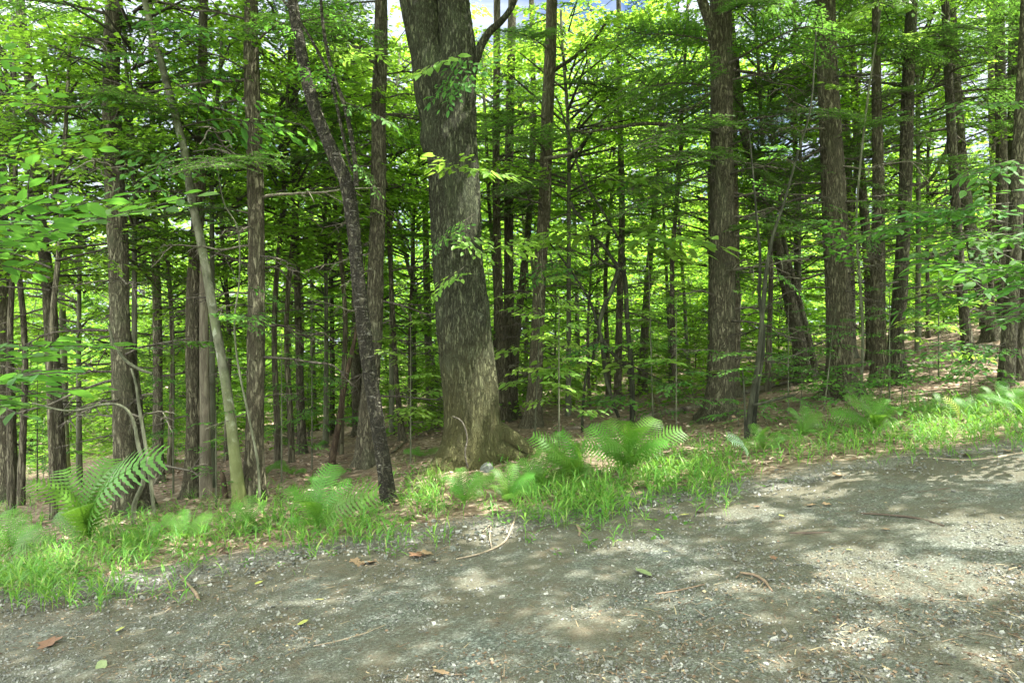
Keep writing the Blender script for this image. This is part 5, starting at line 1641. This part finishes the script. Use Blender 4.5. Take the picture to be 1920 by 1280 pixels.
MIDL = [(150, 14, 1.0, 'thin understory tree at far left, its leaves over the sapling stem'), (320, 13, .95, 'thin understory tree between the large scaly hemlock and barkless trunk'), (425, 15, 1.05, 'thin understory tree just left of the stout hemlock'),
        (610, 14.5, 1, 'thin understory tree just left of the cherry'), (770, 16, .9, 'thin understory tree just left of the big maple'), (1105, 18, .8, 'thin understory tree just right of the clean brown trunk'), 
        (1445, 18, .9, 'thin understory tree behind the leaning grey trunk'), (1740, 19, 1.0, 'thin understory tree between the kneed trunk and the lone slope trunk'), (40, 11.5, 1.0, 'thin understory tree at the left edge of the photo'),
        (250, 10.2, .9, 'slight tree whose layered leaves hang high before the big scaly hemlock'), (520, 12, 1.0, 'slight tree whose layered leaves hang high right of the stout hemlock'), (100, 9.6, .85, 'slight tree whose layered leaves hang high at far left'), (400, 10.6, .9, 'slight tree whose layered leaves hang high over the leaning beech'),
        (680, 17, 1.1, 'slight tree behind the tall grey pine'), (1000, 21, 1.1, 'slight tree behind the clean brown trunk'), (1330, 19, 1.2, 'slight tree behind the big dark hemlock'),
        (1600, 19, 1.2, 'slight tree behind the broad furrowed hemlock'), (1860, 18, 1.2, 'slight tree behind the curved trunk on the slope'), (1500, 16, 1.0, 'slight tree just left of the broad furrowed hemlock'), (560, 19, 1.3, 'slight tree behind the straight slim dark trunk'),
        (925, 17.5, 1.2, 'thin tree with a high crown behind the right edge of the maple'), (1065, 15.5, 1.15, 'thin tree with a high crown right of the clean brown trunk'), (1140, 19, 1.3, 'thin tree with a high crown left of the slim dark trunk'),
        (1265, 16.5, 1.2, 'thin tree with a high crown left of the big dark hemlock'), (735, 16, 1.15, 'thin tree with a high crown right of the tall grey pine'), (640, 13, 1.0, 'thin tree with a high crown over the leaning cherry'),
        (1440, 15, 1.1, 'thin tree with a high crown above the leaning grey trunk'), (1720, 16, 1.15, 'thin tree with a high crown right of the kneed trunk'), (545, 12.5, 1.0, 'thin tree with a high crown just right of the stout hemlock'), (20, 10.5, .95, 'thin tree with a high crown at the left edge of the photo'), (775, 20, 1.6, 'thin tree with a high crown behind the left fork of the maple'), (1115, 23, 1.6, 'thin tree with a high crown deep behind the crooked shrub'), (985, 23, 1.5, 'thin tree with a high crown deep between maple and brown trunk')]
for k, (px, y, sc, lab) in enumerate(MIDL):
    x = (px - 960) / F * y
    root = empty('understory_tree', (x, y, Hs(x, y)), lab, 'tree')
    obj('trunk', ST_B[k % 3], root, (0, 0, 0), (0, 0, k), (sc * 1.8, sc * 1.8, sc * 2.66))
    obj('crown', PROTO['midlight' if 'high crown' in lab else 'midhigh' if y < 13 else 'mid'][k % 3], root, (0, 0, 0), (0, 0, 1.7 * k), sc)


def far_wood():
    n = 52000
    y = rng.uniform(58, 95, n)
    x = rng.uniform(-1.0, 1.0, n) * y
    top = 11 + 9 * n2(x, y, .09, 3, 31.0) - 3 * np.exp(-((x / y + .02) / .28) ** 2) + 6 * sstep(.1, .4, -x / y)
    z = H(x, y) + top * rng.random(n) ** .8
    k = fbm(np.stack([x * .25, y * .25, z * .5], -1), 3) > rng.uniform(.30, .55, n)
    P = np.stack([x, y, z], -1)[k]
    n = len(P)
    mb = MB()
    D = rng.normal(0, 1, (n, 3)); D[:, 2] *= .3
    U = np.tile([0, 0, 1.0], (n, 1)) + rng.normal(0, .4, (n, 3))
    leaves(mb, P, D, U, rng.uniform(.5, 1.0, n), LEAF_FAR, 0)
    o = obj('woods', mb.mesh('woods', [M['leaf_far']]))
    tag(o, 'unbroken bright green mass of the far woods behind all the trunks', 'woods', None, 'stuff')


far_wood()

# far low ground cover, yellow green layers on the rise at right and through the wood
def ground_cover():
    n = 30000
    y = 15 + 28 * rng.random(n) ** 1.3
    x = rng.uniform(-.85, .85, n) * y
    u = x / y
    k = n2(x, y, .45, 3, 40.0) > rng.uniform(.38, .60, n)
    k &= ~((u > .45) & (y < 24))
    x, y = x[k], y[k]; n = len(x)
    P = np.stack([x, y, H(x, y) + rng.uniform(.05, .5, n)], -1)
    az = rng.uniform(0, 6.28, n)
    D = np.stack([np.cos(az), np.sin(az), rng.normal(-.1, .2, n)], -1)
    U = np.tile([0, 0, 1.0], (n, 1)) + rng.normal(0, .25, (n, 3))
    mb = MB()
    leaves(mb, P, D, U, rng.uniform(.10, .20, n), LEAF_FAR, 0)
    o = obj('undergrowth', mb.mesh('undergrowth', [M['leaf_far']]))
    tag(o, 'low green undergrowth covering the far woodland floor', 'undergrowth', None, 'stuff')


ground_cover()

# ---- unseen trees added to shade the road, leaves left out where sun patches fall
PATCH = [  # photo ellipses where the sun comes through: x, y, rx, ry
    (1215, 1026, 80, 17), (1085, 1163, 80, 26), (888, 1096, 46, 20), (918, 1008, 50, 18), (1385, 962, 60, 14), (1725, 1092, 235, 40), (1850, 1005, 110, 38), (1560, 1050, 70, 24), (1890, 885, 80, 24), (1500, 925, 90, 14), (1490, 980, 40, 14), (1620, 1196, 80, 26),
    (1480, 1245, 70, 20), (1840, 1230, 90, 24), (1330, 1078, 40, 14), (335, 1010, 44, 10), (235, 1092, 55, 13), (590, 968, 20, 10), (1745, 800, 110, 40), (1660, 790, 60, 30), (1860, 790, 70, 25), (780, 955, 50, 12), (1400, 1110, 60, 18), (1270, 1130, 30, 12),
    (905, 955, 40, 9), (1150, 870, 60, 24), (480, 940, 26, 22), (600, 915, 40, 25), (820, 890, 40, 40), (160, 905, 60, 30), (700, 820, 60, 12), (1000, 850, 22, 22), (1580, 900, 60, 12), (1760, 900, 60, 12), (100, 1060, 40, 18), (1230, 900, 50, 18)]


def added_overhang():
    n = 150000
    gx = rng.uniform(-10, 15, n); gy = rng.uniform(1.0, 17, n)
    gz = .118 * gx - .0225 * gy
    z = np.maximum(6.8, (2.3 + .55 * gy) / (1 - .55 * S[1] / S[2])) + 4.0 * rng.random(n)
    t = (z - gz) / S[2]
    P = np.stack([gx, gy, gz], -1) + S * t[:, None]
    px, py = 960 + F * gx / gy, 640 + F * (CAM_Z - gz) / gy
    e = np.full(n, 9.0)
    wv = .6 * (n2(gx, gy, 2.4, 3, 51.0) - .5)
    for a, b, rx, ry in PATCH:
        e = np.minimum(e, np.sqrt(((px - a) / rx / 1.12) ** 2 + ((py - b) / ry / 1.15) ** 2))
    dens = sstep(.82, 1.10, e + wv)
    # farther in, gaps come by themselves
    inner = sstep(0, 2.0, gy - road_edge(gx) - 1.6)
    gap = sstep(.48, .58, n2(gx, gy, .85, 3, 61.0))
    dens = np.minimum(dens, 1 - inner * .95 * gap)
    thin = .82 + .18 * sstep(.35, .6, n2(gx, gy, .9, 3, 71.0))
    k = rng.random(n) < dens * thin
    P = P[k]
    # keep the overhang out of the frame
    fx, fy = project(P)
    k = ~((P[:, 1] > .3) & (fx > -120) & (fx < 2040) & (fy > -60))
    P = P[k]
    roots = [(6.5, -3.2), (11.5, -2.2), (17.5, -1.5), (2.5, -4.5), (14, 5.2), (20, 9)]
    lab = ['tall roadside tree behind the viewer whose crown shades the middle of the road', 'tall roadside tree to the right whose crown shades the right of the road', 'tall roadside tree farthest along the near side of the road',
           'tall roadside tree nearest behind the viewer', 'tall tree at the road edge just beyond the right side of the view', 'tall tree in the wood just beyond the right side of the view']
    cen = np.array([(x + (1.5 if y < 4 else 0), y + (4.5 if y < 4 else 1)) for x, y in roots])
    own = np.argmin(((P[:, None, :2] - cen[None]) ** 2).sum(-1), 1)
    for i, (x, y) in enumerate(roots):
        z = Hs(x, y)
        base = np.array([x, y, z])
        Q = P[own == i]
        if len(Q) < 50: continue
        root = empty('roadside_tree', base, lab[i], 'tree')
        topz = Q[:, 2].max() + .5
        rows = np.array([(x, y, z - .3, .24), (x, y, z, .24), (x + .1, y + .1, z + 3, .2), (x + .2, y + .4, z + 7, .15), (x + .3, y + .7, topz, .04)])
        obj('trunk', trunk_mesh(rows, 16, .3, bark_disp(.012, 14, .16, i), M['grey_bark'], base), root)
        mb = MB()
        n = len(Q)
        az = rng.uniform(0, 6.28, n)
        D = np.stack([np.cos(az), np.sin(az), rng.normal(-.1, .2, n)], -1)
        U = S[None] * .7 + [0, 0, .5] + rng.normal(0, .3, (n, 3))
        leaves(mb, Q, D, U, rng.uniform(.11, .17, n), LEAF_FAR, 1)
        for q in range(16):
            e = Q[rng.integers(n)]
            st = np.array([np.interp(z + 4.5, rows[:, 2], rows[:, 0]), y + .2, z + 3.5 + rng.uniform(0, 2.5)])
            md = (st + e) / 2 + [0, 0, .5]
            tube(mb, smooth_path(np.array([st, md, e]), .4), np.linspace(.045, .008, len(smooth_path(np.array([st, md, e]), .4))), 5, 0)
        obj('crown', mb.mesh('crown', [M['twig'], M['leaf_far']], base), root)  # crown of the added shade tree, unseen


added_overhang()

# ------------------------------------------------------------------ sky, sun, camera
w = bpy.data.worlds.new('World')
SC.world = w
w.use_nodes = True
nt = w.node_tree
nd, ln = nt.nodes, nt.links
nd.clear()
sky = nd.new('ShaderNodeTexSky')
sky.sky_type = 'NISHITA'
sky.sun_disc = False
sky.sun_elevation = R(SUN_EL)
sky.sun_rotation = R(SUN_AZ)
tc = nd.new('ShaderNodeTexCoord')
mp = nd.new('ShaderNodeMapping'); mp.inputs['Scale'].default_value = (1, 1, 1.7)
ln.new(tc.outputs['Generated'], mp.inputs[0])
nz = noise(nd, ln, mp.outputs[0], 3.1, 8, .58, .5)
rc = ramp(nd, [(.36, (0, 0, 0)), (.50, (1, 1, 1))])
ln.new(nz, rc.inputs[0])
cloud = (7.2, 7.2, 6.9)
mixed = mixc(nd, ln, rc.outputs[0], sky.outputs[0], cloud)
# sky dimmed toward the view ahead, left bright overhead and behind as fill light
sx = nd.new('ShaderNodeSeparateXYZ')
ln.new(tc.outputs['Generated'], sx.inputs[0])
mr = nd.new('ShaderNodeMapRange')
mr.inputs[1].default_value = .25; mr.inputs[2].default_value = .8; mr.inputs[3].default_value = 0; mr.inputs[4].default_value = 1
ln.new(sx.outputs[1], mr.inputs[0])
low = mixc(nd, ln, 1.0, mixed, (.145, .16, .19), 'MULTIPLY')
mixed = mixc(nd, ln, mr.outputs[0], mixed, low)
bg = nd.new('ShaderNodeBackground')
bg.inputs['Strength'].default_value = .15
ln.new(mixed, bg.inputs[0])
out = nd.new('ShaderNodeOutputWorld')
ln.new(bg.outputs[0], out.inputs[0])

sun = bpy.data.lights.new('sun', 'SUN')
sun.energy = 3.2
sun.angle = R(.5)
sun.color = (1.0, .97, .92)
so = bpy.data.objects.new('sun', sun)
COL.objects.link(so)
so.rotation_euler = Vector(-S).to_track_quat('-Z', 'Y').to_euler()
so.location = (20, -5, 30)

cam = bpy.data.cameras.new('camera')
cam.lens = 24
cam.sensor_width = 36
cam.clip_start = .05
cam.clip_end = 1000
co = bpy.data.objects.new('camera', cam)
COL.objects.link(co)
co.location = (0, 0, CAM_Z)
co.rotation_euler = (R(90), 0, 0)
SC.camera = co

SC.view_settings.view_transform = 'Standard'
SC.view_settings.look = 'None'
SC.view_settings.exposure = 2.95
SC.view_settings.gamma = 1
cy = SC.cycles
cy.max_bounces = 5
cy.diffuse_bounces = 3
cy.glossy_bounces = 1
cy.transmission_bounces = 4
cy.transparent_max_bounces = 4
cy.caustics_reflective = False
cy.caustics_refractive = False
cy.use_denoising = True
cy.use_adaptive_sampling = False
cy.sample_clamp_indirect = 4
